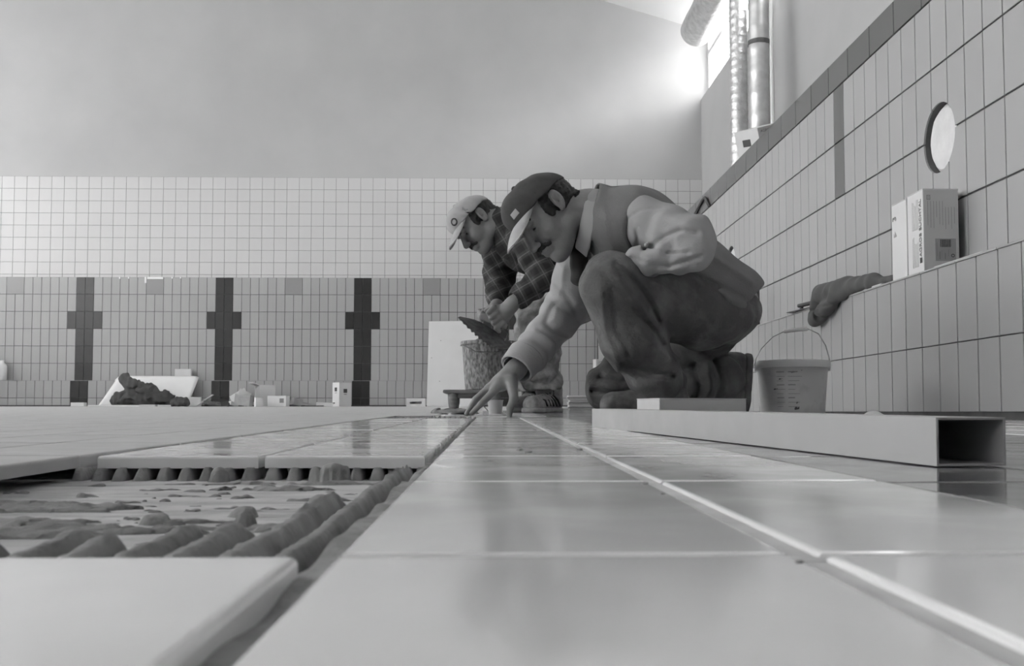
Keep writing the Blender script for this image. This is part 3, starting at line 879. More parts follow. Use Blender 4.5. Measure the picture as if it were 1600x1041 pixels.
# cloth badge on the front of the cap
def cap_badge(hd, cap, man, w, h_, zc0, m, oval=False, ang=0.0):
    v = []; f = []; n = 9
    if oval:
        for r0 in (1.0, .62):
            for k in range(24):
                t = 2*math.pi*k/24; a = ang+w/2*r0*math.cos(t)/.11; z = zc0+h_/2*r0*math.sin(t)
                v.append((a, z))
        f = [(k, (k+1) % 24, 24+(k+1) % 24, 24+k) for k in range(24)]
    else:
        for i in range(n):
            for j in range(n): v.append((ang+(-.5+i/(n-1))*w/.11, zc0+(-.5+j/(n-1))*h_))
        f = [(i*n+j, (i+1)*n+j, (i+1)*n+j+1, i*n+j+1) for i in range(n-1) for j in range(n-1)]
    S = SDF(); S.add(hd.crown(zc0-.1))
    pts = []
    for a, z in v:      # march onto the crown
        dr = _np((math.cos(a), math.sin(a)*.8, 0)); t = .16
        for _ in range(30):
            q = hd.w((dr[0]*t, dr[1]*t, z)); d_ = float(S(q[None])[0])
            t -= max(d_-.0012, -.004)/hd.s*.8
        pts.append(hd.w((dr[0]*t, dr[1]*t, z)))
    o = obj('badge', pts, f, m, None, True); md = o.modifiers.new('t', 'SOLIDIFY'); md.thickness = .0012; md.offset = 0
    o.parent = cap
cap_badge(cp1, cap1, man1, .030, .017, .082, mat('badge_pale', .38, .8), ang=.42)

# boots: near foot flat behind the tile box, far boot standing on its toe
def shoe(heel, toe, up, w, h_, name, m, man, sm, hres, ankle=None, lift=.0):
    heel, toe, up = _np(heel), _np(toe), _np(up); ax = toe-heel; L = np.linalg.norm(ax); ax = ax/L
    up = up-ax*(up@ax); up /= np.linalg.norm(up); sd = np.cross(up, ax); R = np.stack([ax, sd, up], 1)
    def wv(x, y, z): return heel+R@_np((x, y, z))
    S = SDF()
    S.add(rc(wv(.04, 0, .045), wv(L*.45, 0, .048), .036, .038), .02)
    S.add(rc(wv(L*.45, 0, .046), wv(L-.045, .004, .036), .040, .034), .02)
    S.add(rc(wv(L*.55, 0, .035), wv(L-.05, .0, .030), .044, .040), .02)
    if ankle is not None: S.add(rc(wv(.05, 0, .05), ankle, .036, .040), .02)
    else: S.add(rc(wv(.05, 0, .05), wv(.05, 0, .05+h_), .037, .042), .02)
    S.cut(lambda p: -((p-wv(0, 0, .014))@up), .003)
    S.disp = wob(.0016, 60, 31)
    lo, hi = box_of([wv(0, 0, 0), wv(L, 0, 0), wv(0, 0, .1+h_)], .09)
    o = S.build(name, m, lo, hi, hres, man)
    Q = SDF()
    Q.add(rc(wv(.045, 0, .012), wv(L*.5, 0, .012), .042, .041), .02); Q.add(rc(wv(L*.5, 0, .012), wv(L-.045, .002, .012), .041, .047), .02)
    Q.cut(lambda p: (p-wv(0, 0, .022))@up, .003); Q.cut(lambda p: -((p-wv(0, 0, .0))@up), .003)
    s_ = Q.build('sole', sm, lo, hi, hres, None); s_.parent = o
    return o, wv, L
y_ = 3.00
f0 = P(1078, 640, 3.02); f0[2] = zf(f0[1]); f1 = P(934, 640, 2.97); f1[2] = zf(f1[1])
shoe(f0, f1, (0, 0, 1), .1, .06, 'shoe', shoe_m, man1, sole_m, .004)
# toe bent on the floor, sole facing back
t0 = P(1166, 556, 3.30); t1 = P(1158, 640, 3.29); t1[2] = zf(3.29)+.004
_, wvb, Lb = shoe(t0+_np((.018, 0, .01)), t1+_np((.018, 0, .002)), (-1, 0, .15), .1, .02, 'shoe', shoe_m, man1, sole_m, .004)

# --- the second man in the plaid shirt
base2 = P(850, 640, 4.72); base2[2] = zf(4.72)
man2 = tag(empty('person', Vector(base2)), 'stooping man in pale cap and dark plaid shirt holding a trowel over a bucket', 'person')
hd2 = Head(P(752, 334, 4.58), (-.66, -.75), math.radians(22), 1.06); cp2 = hd2
nk2, ch2, wa2, pe2 = P(786, 352, 4.68), P(822, 375, 4.70), P(880, 420, 4.74), P(930, 455, 4.80)
sn2, en2, wn2 = P(822, 368, 4.50), P(850, 432, 4.42), P(800, 474, 4.45)
sf2, ef2, wf2 = P(778, 378, 4.84), P(782, 440, 4.86), P(776, 478, 4.62)
hn2, kn2, an2 = P(925, 458, 4.68), P(842, 500, 4.60), P(850, 622, 4.66)
hf2, kf2, af2 = P(930, 455, 4.92), P(832, 490, 4.96), P(826, 620, 4.92)
hnd = P(778, 494, 4.47)
B2 = SDF(); B2.add(hd2.face())
B2.add(rc(hd2.w((-.035, 0, -.045)), nk2, .056, .062), .03)
B2.add(rc(nk2, ch2, .08, .10, sy=1.3, yc=4.7), .05); B2.add(rc(ch2, wa2, .10, .09, sy=1.3, yc=4.72), .05); B2.add(rc(wa2, pe2, .09, .10, sy=1.3, yc=4.75), .05)
for (s_, e_, w_) in ((sn2, en2, wn2), (sf2, ef2, wf2)):
    B2.add(rc(ch2, s_, .06, .05), .04); B2.add(rc(s_, e_, .045, .037), .03); B2.add(rc(e_, w_, .037, .028), .02)
for (h_, k_, a_) in ((hn2, kn2, an2), (hf2, kf2, af2)):
    B2.add(rc(h_, k_, .075, .055), .04); B2.add(rc(k_, a_, .05, .036), .03)
# near hand closed on the trowel handle: palm, knuckles, four curled fingers, thumb
B2.add(rc(wn2, hnd, .029, .033), .015); B2.add(rc(wn2+_np((.0, 0, -.015)), hnd+_np((.018, 0, -.02)), .027, .028), .015)
for k in range(4):
    k0 = P(771+5*k, 481+8*k, 4.435); k1 = P(763+4*k, 489+8*k, 4.415); k2 = P(768+4*k, 497+7*k, 4.43)
    B2.add(rc(hnd+_np((0, 0, .016-.012*k)), k0, .018, .0125), .01); B2.add(rc(k0, k1, .0122, .011), .004); B2.add(rc(k1, k2, .011, .0095), .003)
B2.add(rc(P(786, 482, 4.46), P(770, 478, 4.45), .0135, .012), .008); B2.add(rc(P(770, 478, 4.45), P(759, 485, 4.45), .0115, .0095), .004)
# far hand steadying the handle end
fh = P(764, 490, 4.56)
B2.add(rc(wf2, fh, .028, .031), .015)
for k in range(4):
    q0 = fh+_np((-.018, .004*k, .014-.012*k)); q1 = q0+_np((-.026, -.022, -.006)); q2 = q1+_np((.008, -.022, -.012))
    B2.add(rc(q0, q1, .0115, .0105), .006); B2.add(rc(q1, q2, .0105, .009), .004)
B2.add(rc(fh+_np((0, -.02, .012)), fh+_np((-.024, -.05, .012)), .012, .010), .008)
lo, hi = box_of([hd2.c, pe2, sn2, en2, sf2, an2, af2, hnd, kn2, kf2], .15)
B2.build('body', skin, lo, hi, .0042, man2)
head_c = head_parts(hd2, cp2, man2, cap_lt, cap_lt, .056, .0042)
cap_badge(cp2, head_c, man2, .040, .032, .086, mat('badge_ink', .06, .8), oval=True, ang=.5)
S2 = SDF()
S2.add(rc(nk2+_np((.01, 0, 0)), ch2, .086, .130, sy=1.35, yc=4.7)); S2.add(rc(ch2, wa2, .130, .128, sy=1.35, yc=4.72), .05); S2.add(rc(wa2, pe2, .128, .135, sy=1.35, yc=4.78), .05)
S2.add(rc(ch2+_np((0, -.1, 0)), sn2, .08, .078), .04)
S2.add(rc(sn2, en2, .080, .070, folds=[(.006, 80, .7, .5, 1, SV)]), .03); S2.add(rc(en2, P(812, 465, 4.445), .068, .052, folds=[(.006, 90, .3, .5, 1, SV)]), .012)
S2.add(rc(sf2, ef2, .085, .072, folds=[(.007, 80, .7, .5, 2, SV)]), .03); S2.add(rc(ef2, P(777, 470, 4.66), .070, .050, folds=[(.007, 90, .5, .5, 1, SV)]), .012)
S2.add(rc(P(772, 352, 4.62), P(790, 385, 4.62), .03, .045), .03)
S2.sub(rc(P(806, 470, 4.44), P(790, 483, 4.46), .040, .05), .004)
S2.disp = (lambda a, b: (lambda p: a(p)+b(p)))(wob(.005, 22, 18), wob(.002, 60, 19))
lo, hi = box_of([nk2, pe2, sn2, en2, sf2, ef2, wf2], .26)
S2.build('shirt', plaid_m, lo, hi, .006, man2)
C2 = SDF(); C2.add(rc(P(768, 346, 4.665), P(782, 352, 4.68), .076, .084)); C2.sub(rc(P(755, 342, 4.66), P(790, 355, 4.68), .064, .066), .003)
nn = _np(P(790, 355, 4.68))-_np(P(755, 342, 4.66)); C2.cut(half(-nn, P(766, 346, 4.67)), .004); C2.cut(half(nn, P(785, 353, 4.68)), .004); C2.disp = wob(.004, 50, 8)
lo, hi = box_of([P(768, 346, 4.665), P(785, 352, 4.68)], .12)
C2.build('collar', plaid_m, lo, hi, .005, man2)
T2 = SDF()
T2.add(ell(P(935, 458, 4.80), (.15, .19, .13)))
for (h_, k_, a_, ph) in ((hn2, kn2, an2, 0), (hf2, kf2, af2, 2)):
    T2.add(rc(h_, k_, .11, .085, folds=[(.005, 60, .9, .3, ph, (0, 1, 0))]), .04)
    m_ = (k_+a_)/2
    T2.add(rc(k_, m_, .085, .078, folds=[(.006, 60, .5, .5, ph, (0, 1, .2))]), .02)
    T2.add(rc(m_, a_+_np((.0, 0, .035)), .078, .082, folds=[(.010, 75, .7, .4, ph, (0, 1, .2))]), .02)
T2.cut(lambda p: zf(4.7)+.105-p[:, 2], .006)
T2.disp = (lambda a, b: (lambda p: a(p)+b(p)))(wob(.006, 24, 41), wob(.003, 70, 42))
lo, hi = box_of([pe2, hn2, kn2, an2, hf2, kf2, af2], .2)
T2.build('trousers', trous2, lo, hi, .006, man2)
for (heel, toe) in (((874, 4.74), (822, 4.50)), ((850, 4.98), (803, 4.72))):
    a = P(heel[0], 640, heel[1]); a[2] = zf(a[1]); b = P(toe[0], 640, toe[1]); b[2] = zf(b[1])
    o, wv, L = shoe(a, b, (0, 0, 1), .1, .05, 'sneaker', snk_m, man2, mat('sneaker_sole', .33, .8, noise=.2, nscale=30), .0045)
    for sd in (-1, 1):      # dark side stripes
        for k in range(5):
            st = MB().tube([wv(.07+.028*k, sd*.046, .030), wv(.085+.028*k, sd*.043, .055), wv(.10+.028*k, sd*.030, .076-.004*k)], .0048, 6)
            st.build('stripe', snk_dk, o, True)
    for k in range(4):
        st = MB().tube([wv(.11+.022*k, -.024, .088-.004*k), wv(.115+.022*k, 0, .097-.005*k), wv(.12+.022*k, .024, .088-.004*k)], .0036, 6)
        st.build('lace', mat('lace_grey', .10, .9), o, True)
    for sg in (-1, 1):
        st = MB().tube([wv(.12, 0, .098), wv(.115, .02*sg, .112), wv(.125, .045*sg, .098), wv(.14, .05*sg, .075)], .003, 6)
        st.build('lace', mat('lace_grey', .10, .9), o, True)

# ------------------------------------------------------------------ props
def text_mesh(name, txt, size, m, parent, M, depth=.0006):
    c = bpy.data.curves.new(name, 'FONT'); c.body = txt; c.size = size; c.extrude = depth; c.align_x = 'CENTER'; c.align_y = 'CENTER'
    t = bpy.data.objects.new(name, c); COL.objects.link(t); bpy.context.view_layer.update()
    me = bpy.data.meshes.new_from_object(t.evaluated_get(bpy.context.evaluated_depsgraph_get()))
    bpy.data.objects.remove(t); me.materials.clear(); me.materials.append(m)
    o = bpy.data.objects.new(name, me); link(o, parent); o.matrix_local = M
    return o
def frame(origin, ex, ey):
    ex, ey = Vector(ex).normalized(), Vector(ey).normalized(); ez = ex.cross(ey)
    M = Matrix((ex, ey, ez)).transposed().to_4x4(); M.translation = origin; return M
def patch(name, m, parent, M, rects, t=.0008):
    b = MB()
    for (x0, y0, x1, y1) in rects: b.box((x0, y0, 0), (x1, y1, t))
    o = b.build(name, m, parent); o.matrix_local = M; return o

# --- white aluminium straightedge (hollow box section)
n0 = np.array([.2885, .646]); n1 = np.array([.179, 1.77]); dv = n1-n0; Lb_ = np.linalg.norm(dv)
be = tag(empty('straightedge', (n0[0], n0[1], zf(n0[1])+.0001)), 'long white hollow box-section straightedge lying on the dark floor tiles', 'straightedge')
be.rotation_euler = (math.atan(SLOPE), 0, math.atan2(dv[1], dv[0])-math.pi/2)
w_, h_, t_ = .0480, .0315, .0015
v = []; f = []
for y in (0, Lb_):
    v += [(0, y, 0), (w_, y, 0), (w_, y, h_), (0, y, h_), (t_, y, t_), (w_-t_, y, t_), (w_-t_, y, h_-t_), (t_, y, h_-t_)]
for k in range(4):
    k2 = (k+1) % 4
    f += [(k, k2, 8+k2, 8+k), (4+k2, 4+k, 12+k, 12+k2), (k2, k, 4+k, 4+k2), (8+k, 8+k2, 12+k2, 12+k)]
o = obj('profile', v, f, alu_white, be); 

# --- floor tile in the worker's hand
tl = bpy.data.objects.new('floor_tile', tile_mesh(.123, .246, .0095, .0022, tile_floor, 3)); link(tl)
tl.location = (.0203, 3.203, zf(3.203)+.0035); tl.rotation_euler = (math.atan(SLOPE)+.012, 0, .004)
tag(tl, 'white rectangular floor tile gripped by the kneeling man', 'tile')

# --- mortar: combed bed in the gap, strip in the open joint, strip by the hand
def mortar(name, x0, x1, y0, y1, dx, dy, hf, label):
    nx, ny = int((x1-x0)/dx)+1, int((y1-y0)/dy)+1
    X, Y = np.meshgrid(np.linspace(x0, x1, nx), np.linspace(y0, y1, ny), indexing='ij')
    Z = hf(X, Y)+SLOPE*Y
    v = np.stack([X, Y, Z], -1).reshape(-1, 3)
    i, j = np.meshgrid(np.arange(nx-1), np.arange(ny-1), indexing='ij'); a = (i*ny+j).ravel()
    q = np.stack([a, a+ny, a+ny+1, a+1], 1)
    q = q[(Z-SLOPE*Y).reshape(-1)[q].max(1) > -.0192]
    me = bpy.data.meshes.new(name); me.vertices.add(len(v)); me.vertices.foreach_set('co', v.astype(np.float32).ravel())
    me.loops.add(len(q)*4); me.loops.foreach_set('vertex_index', q.astype(np.int32).ravel())
    me.polygons.add(len(q)); me.polygons.foreach_set('loop_start', np.arange(len(q), dtype=np.int32)*4)
    me.update(calc_edges=True); me.materials.append(mortar_m); me.shade_smooth()
    return tag(link(bpy.data.objects.new(name, me)), label, 'mortar', kind='stuff')
def n2(X, Y, fr, seed):
    r = np.random.RandomState(seed); o = 0
    for k in range(9):
        a = r.normal(size=2)*np.array(fr); o = o+np.sin(X*a[0]+Y*a[1]+r.uniform(0, 6.28))
    return o/3.0
def sstep(a, b, x): t = np.clip((x-a)/(b-a), 0, 1); return t*t*(3-2*t)
def pit(X, Y):
    Xw = X+.0018*n2(X, Y, (20, 30), 3)
    ph = (Xw+.050)/.0165
    ridge = np.power(np.clip(.52+.62*np.cos(2*np.pi*ph), 0, 1), .7)
    idx = np.round(ph)
    yend = np.interp(X, [-.33, -.25, -.17, -.11, -.085, -.068, -.055, -.04], [.30, .315, .335, .385, .46, .66, .90, .95])+.018*np.sin(idx*2.7)+.012*np.sin(idx*5.1+1)
    m = 1-sstep(yend-.006, yend+.006, Y+.004*n2(X, Y, (150, 150), 8))
    ball = np.exp(-((Y-yend+.012)/.012)**2)*.0022*ridge
    hgt = -.0188+(.0025+.0092*ridge*(1+.10*n2(X, Y, (40, 25), 31))+ball)*m-.004*(1-m)
    back = sstep(.768, .780, Y+.003*n2(X, Y, (90, 60), 5))
    hb = -.0195+.0105*np.power(np.clip(.5+.95*np.cos(2*np.pi*((X+.0012*n2(X, Y, (60, 9), 41))/.0165+.2)), 0, 1), .5)
    hgt = np.maximum(hgt, np.where(back > .01, -.021+(hb+.021)*back, -1))
    sm = n2(X, Y, (22, 90), 12)+.6*n2(X, Y, (60, 190), 13)+.4*n2(X, Y, (160, 400), 14)+.25*n2(X, Y, (380, 800), 15)
    blob = np.where((sm > .85) & (Y < .745), -.0189+.0026*np.sqrt(np.clip(sm-.85, 0, 1.5))+.0007*n2(X, Y, (500, 900), 16), -1)
    hgt = np.maximum(hgt, blob)
    for (cx, cy, r, hh) in ((-.163, .50, .0075, .006), (-.118, .49, .0055, .008), (-.128, .53, .006, .006), (-.205, .765, .006, .012), (-.118, .762, .010, .015), (-.132, .765, .006, .012), (-.10, .60, .006, .006)):
        d2 = ((X-cx)**2*(1+.4*np.sin(cy*90))+(Y-cy)**2)/r**2*(1+.35*n2(X, Y, (420, 420), int(-cx*1000)))
        hgt = np.maximum(hgt, np.where(d2 < 1.4, -.0190+hh*np.power(np.clip(1-d2, 0, 1), .35), -1))
    return hgt+.0003*n2(X, Y, (300, 300), 21)
mortar('mortar_bed', -.318, -.0415, .262, .815, .0011, .0022, pit, 'combed grey tile mortar in the gap between the floor tiles')
mortar('mortar_joint', -.0525, -.0400, .0, .60, .0008, .002, lambda X, Y: -.0062+.0015*n2(X, Y, (120, 60), 2), 'grey mortar in the open joint beside the nearest floor tile')
mortar('mortar_joint', -.0525, -.0400, .80, 3.05, .0012, .004, lambda X, Y: -.0075+.0035*n2(X, Y, (120, 45), 4), 'grey mortar squeezed up in the open joint leading to the hand')
mortar('mortar_strip', -.32, -.045, 2.86, 3.33, .003, .003, lambda X, Y: -.012+.006*np.cos(2*np.pi*X/.0165)+.004*n2(X, Y, (60, 60), 6), 'strip of fresh combed mortar left of the gripped tile')
lm = SDF(); cpt = P(712, 645, 4.05); cpt[2] = zf(4.05)
lm.add(ell(cpt, (.085, .10, .016)))
for k in range(7): lm.add(ell(cpt+_np((random.uniform(-.10, .09), random.uniform(-.08, .08), .002)), (random.uniform(.02, .04), .03, random.uniform(.01, .022))), .012)
lm.disp = wob(.004, 90, 2); lm.cut(lambda p: zf(4.05)-.001-p[:, 2], .0)
lm = lm.build('mortar_heap', mortar_m, cpt-.25, cpt+.25, .004); tag(lm, 'small dark heap of mortar on the floor before the stool', 'mortar')

# --- box of tiles lying behind the straightedge
def carton(name, dims, M, m, label=None, cat='carton', group=None, lid=True, m2=None):
    """closed carton: body and top flaps (a seam in between), origin at its base centre"""
    r = empty(name, (0, 0, 0)); r.matrix_world = M
    w, d, h = dims
    b = MB().box((-w/2, -d/2, 0), (w/2, d/2, h-.0022)); o = b.build('body', m, r); bevel(o, .0022, 2)
    if lid:
        for sg in (-1, 1):
            y0, y1 = sorted((sg*.0012, sg*(d/2+.0003))); q = MB().box((-w/2-.0003, y0, h-.0022), (w/2+.0003, y1, h)); q.build('flap', m2 or m, r)
    if label: tag(r, label, cat, group)
    return r
Y0 = 2.47
bx_c = P(1080, 650, Y0); 
M = Matrix.Translation((bx_c[0], bx_c[1], zf(Y0)-.0008)) @ Matrix.Rotation(math.radians(17), 4, 'Z')
carton('tile_box', (.235, .125, .054), M, mat('box_grey_white', .47, .7, noise=.05, nscale=12), 'flat pale box lying between the straightedge and the kneeling man')

# --- white plastic bucket by the wall
bc = P(1237.5, 600, 3.34); bz = zf(3.34)
bk = tag(empty('bucket', (bc[0], bc[1], bz-.0005)), 'white plastic bucket with wire handle standing near the side wall', 'bucket')
prof = [(0, .004), (.098, .004), (.100, 0), (.104, .002), (.117, .172), (.117, .176), (.1125, .176), (.1125, .172), (.100, .010), (0, .008)]
smooth_angle(MB().lathe(prof, 48).build('body', mat('bucket_white', .50, .5, g2=.36, nscale=18, detail=8, thresh=(.55, .8)), bk), 35)
smooth_angle(MB().lathe([(.116, .160), (.123, .160), (.1245, .163), (.1245, .180), (.122, .184), (.113, .184), (.112, .180), (.116, .176)], 48).build('rim', white_pl, bk), 35)
for sg in (-1, 1):
    b = MB().tube([(sg*.119, 0, .160), (sg*.128, 0, .160)], .010, 12); b.build('lug', white_pl, bk)
hp = [(-.128, 0, .160), (-.124, -.012, .19), (-.110, -.025, .222), (-.075, -.045, .262), (-.045, -.055, .277), (.0, -.06, .284), (.04, -.058, .287), (.075, -.05, .272), (.105, -.03, .235), (.122, -.012, .195), (.128, 0, .160)]
MB().tube(hp, .0018, 8).build('handle', steel, bk, True)
MB().tube([(-.042, -.0555, .278), (.0, -.06, .284), (.036, -.058, .287)], .0062, 12).build('grip', white_pl, bk, True)
lab = []
rr = random.Random(4)
for k in range(9):
    z = .142-.014*k
    for (a0, a1) in ((-132, -118-rr.randint(0, 4)), (-113, -96+rr.randint(-6, 5))): lab.append((a0, a1, z, .0016 if k % 3 else .0034))
b = MB()
for a0, a1, z, t in lab:
    n_ = 6; vs = []
    for q in range(n_+1):
        a = math.radians(a0+(a1-a0)*q/n_); r_ = .104+(.013)*(z-.002)/.17+.0009
        vs += [(r_*math.cos(a), r_*math.sin(a), z), (r_*math.cos(a), r_*math.sin(a), z+t)]
    b.add(vs, [(2*q, 2*q+2, 2*q+3, 2*q+1) for q in range(n_)])
b.build('label_print', mat('print_grey', .25, .7), bk)
b = MB()
for a0, a1, z, t in ((-108, -98, .140, .006), (-128, -122, .118, .005), (-103, -95, .020, .012), (-100, -97, .04, .008), (-138, -131, .085, .006), (-92, -90, .146, .004)):
    vs = []
    for q in range(4):
        a = math.radians(a0+(a1-a0)*q/3); r_ = .104+.013*(z-.002)/.17+.001
        vs += [(r_*math.cos(a), r_*math.sin(a), z+.001*q), (r_*math.cos(a), r_*math.sin(a), z+t*(1 if q % 2 else .6))]
    MB().add(vs, [(2*q, 2*q+2, 2*q+3, 2*q+1) for q in range(3)]).build('paint_mark', ink, bk)

# --- mortar bucket on a low stool
sy = 4.62; sc = P(757, 612, sy); stz = .1385
st = tag(empty('stool', (sc[0], sy, zf(sy))), 'low worn wooden stool under the mortar bucket', 'stool')
hs = stz-zf(sy)
o = MB().box((-.185, -.13, hs-.016), (.082, .13, hs)).build('top', mat('wood_dirty', .16, .8, noise=.3, nscale=14, stretch=(1, 6, 6)), st); bevel(o, .005, 2)
for (x, y) in ((-.14, -.10), (.05, -.10), (-.14, .10), (.05, .10)):
    o = MB().tube([(x, y, .0), (x, y, .012), (x, y, hs*.45), (x, y, hs-.015)], [.016, .018, .024, .026], 10).build('leg', MATS['wood_dirty'], st, True)
for y in (-.10, .10): MB().box((-.16, y-.012, hs-.036), (.07, y+.012, hs-.0165)).build('rail', MATS['wood_dirty'], st)
mb_c = P(764, 600, sy)
mb = tag(empty('mortar_bucket', (mb_c[0], sy, stz+.0005)), 'mortar-spattered dark bucket standing on the low stool', 'bucket')
spat = mat('bucket_spattered', .09, .8, g2=.32, nscale=90, detail=10, thresh=(.36, .68), bump=.5, bscale=60, stretch=(1, 1, .45))
smooth_angle(MB().lathe([(0, .003), (.103, .003), (.106, 0), (.110, .004), (.124, .205), (.127, .207), (.131, .207), (.131, .222), (.127, .224), (.122, .222), (.118, .205), (.105, .01), (0, .008)], 48).build('body', spat, mb), 35)
ms = SDF(); ms.add(ell((0, 0, .19), (.116, .116, .02))); 
for k in range(9): ms.add(ell((random.uniform(-.06, .06), random.uniform(-.06, .06), .205), (.035, .035, random.uniform(.012, .03))), .02)
ms.disp = wob(.004, 60, 9)
q = ms.build('mortar', mortar_m, (-.16, -.16, .15), (.16, .16, .26), .006); q.parent = mb
MB().tube([(-.130, 0, .205), (-.112, -.07, .20), (-.06, -.125, .17), (.03, -.132, .165), (.095, -.095, .19), (.130, 0, .205)], .003, 8).build('handle', steel_dk, mb, True)

# --- notched trowel held by the second man
low_e = [P(716, 496, 4.37), P(738, 519, 4.365), P(762, 539, 4.36), P(797, 547, 4.36)]
up_e = [P(719, 494.5, 4.46), P(748, 502, 4.47), P(776, 519, 4.475), P(801, 538, 4.475)]
tb = (low_e[0]+low_e[3]+up_e[0]+up_e[3])/4
trw = tag(empty('trowel', Vector(tb)), 'notched steel trowel with round handle gripped over the mortar bucket', 'trowel')
def cat(pts, t):
    n_ = len(pts)-1; x = t*n_; i = min(int(x), n_-1); u = x-i
    p0, p1, p2, p3 = pts[max(i-1, 0)], pts[i], pts[i+1], pts[min(i+2, n_)]
    return .5*((2*p1)+(-p0+p2)*u+(2*p0-5*p1+4*p2-p3)*u*u+(-p0+3*p1-3*p2+p3)*u**3)
NB = 49; v = []; f = []
for i in range(NB):
    t = i/(NB-1); a, b_ = cat(low_e, t), cat(up_e, t)
    if i % 4 in (1, 2) : a = a+(b_-a)*.10
    for j in range(5): v.append(a+(b_-a)*j/4-tb)
for i in range(NB-1):
    for j in range(4): f.append((i*5+j, (i+1)*5+j, (i+1)*5+j+1, i*5+j+1))
o = obj('blade', v, f, steel_dk, trw); md = o.modifiers.new('t', 'SOLIDIFY'); md.thickness = .003
hA, hB = P(748, 492, 4.44)-tb, P(792, 511, 4.45)-tb
MB().tube([hA+(hB-hA)*t for t in (0, .06, .2, .5, .8, 1)], [.010, .016, .0165, .014, .0165, .012], 14).build('handle', wood_m, trw, True)
MB().tube([hA+(hB-hA)*.9, hA+(hB-hA)*1.05+_np((.0, .01, -.03)), P(790, 533, 4.42)-tb], .005, 8).build('tang', steel_dk, trw, True)

# --- small cup behind the hand
cc = P(774, 636, 4.05); cu_ = tag(empty('cup', (cc[0], 4.05, zf(4.05)-.0003)), 'small pale plastic cup with wire handle behind the gripped tile', 'cup')
smooth_angle(MB().lathe([(0, .002), (.024, .002), (.026, 0), (.031, .052), (.033, .053), (.033, .056), (.029, .055), (.024, .006), (0, .005)], 24).build('body', mat('cup_grey', .34, .6), cu_), 35)
MB().tube([(-.032, 0, .05), (-.045, 0, .045), (-.046, -.005, .03), (-.030, 0, .012)], .002, 6).build('handle', steel_dk, cu_, True)

# --- cartons on the side ledge
def ledge_carton(y0, y1, x0, h, label, rz=0.0):
    d = y1-y0; w = .118
    M = Matrix.Translation((x0+w/2, (y0+y1)/2, H0+.0003)) @ Matrix.Rotation(rz, 4, 'Z')
    return carton('tile_carton', (w, d, h), M, carton_m, label, 'carton', 'tile cartons on the side ledge'), w, d
c1, w, d = ledge_carton(3.235, 3.358, 1.4165, .273, 'white printed carton with a barcode label standing on the side ledge')
# side to the pool: big lettering up the near edge, small print beside it
Mx = frame((-w/2-.0004, 0, 0), (0, 0, 1), (0, 1, 0))        # reads upwards, letter tops to the far side
text_mesh('lettering', 'AGROB BUCHTAL', .0235, ink_mid, c1, frame((-w/2-.0012, -d/2+.019, .146), (0, 0, 1), (0, 1, 0)))
b = MB()
for k in range(3): b.box((-w/2-.0012, -d/2+.010+.0065*k, .030), (-w/2-.0003, -d/2+.0135+.0065*k, .048))
b.build('emblem', ink, c1)
b = MB()
for z0 in (.02, .145):
    for k in range(6):
        y = -d/2+.038+.0085*k; b.box((-w/2-.0008, y, z0), (-w/2-.0002, y+.0014, z0+rr.uniform(.075, .105)))
b.build('small_print', mat('print_pale', .36, .8), c1)
Mf = frame((0, -d/2-.0004, 0), (1, 0, 0), (0, 0, 1))
patch('front_panel', carton_side, c1, frame((0, -d/2-.0001, 0), (1, 0, 0), (0, 0, 1)), [(-w/2+.003, .004, w/2-.003, .268)], .0004)
rects = []
for k in range(10):
    x = -.044+.0098*k; L0 = rr.uniform(.05, .095) if k not in (0,) else .08
    rects.append((x, .232-L0-(.02 if k > 5 else 0), x+.0016, .232-(.02 if k > 5 else 0)))
patch('small_print', mat('print_mid', .30, .8), c1, frame((0, -d/2-.0006, 0), (1, 0, 0), (0, 0, 1)), rects, .0004)
patch('stamp', ink_mid, c1, frame((0, -d/2-.0006, 0), (1, 0, 0), (0, 0, 1)), [(-.046, .236, -.044, .252), (-.036, .236, -.034, .252), (-.046, .250, -.034, .252), (-.046, .236, -.034, .238), (-.042, .240, -.038, .242), (-.042, .245, -.038, .247)], .0004)
lb = patch('barcode_label', label_m, c1, frame((0, -d/2-.0006, 0), (1, 0, 0), (0, 0, 1)), [(-.020, .034, .048, .108)], .0005)
rects = []; x = -.004
while x < .032:
    w1 = rr.choice((.0008, .0014, .0022)); rects.append((x, .080, x+w1, .105)); x += w1+rr.choice((.0008, .0013))
patch('barcode', ink, lb, Matrix.Translation((0, 0, .0006)), rects, .0003)
patch('print', ink_mid, lb, Matrix.Translation((0, 0, .0006)), [(-.008, .04, -.004, .065), (.010, .04, .0135, .060), (.022, .05, .0235, .072), (-.016, .05, -.0145, .095), (.000, .045, .001, .07)], .0003)
b = MB().lathe([(.0035, 0), (.006, 0), (.006, .0003), (.0035, .0003)], 20, (.037, .052, .0006)); b.build('recycling_mark', ink, lb)
c2, w, d = ledge_carton(3.366, 3.487, 1.4155, .268, 'white printed carton marked with a 3 standing between the glove and the barcode carton', math.radians(.8))
text_mesh('lettering', '3', .042, ink_mid, c2, frame((-w/2-.0012, d/2-.026, .215), (0, 0, 1), (0, 1, 0)))
b = MB()
for k in range(5): b.box((-w/2-.0009, d/2-.040+.005*k, .150), (-w/2-.0003, d/2-.038+.005*k, .150+.008+.006*(k % 3)))
b.build('small_print', mat('print_pale', .36, .8), c2)
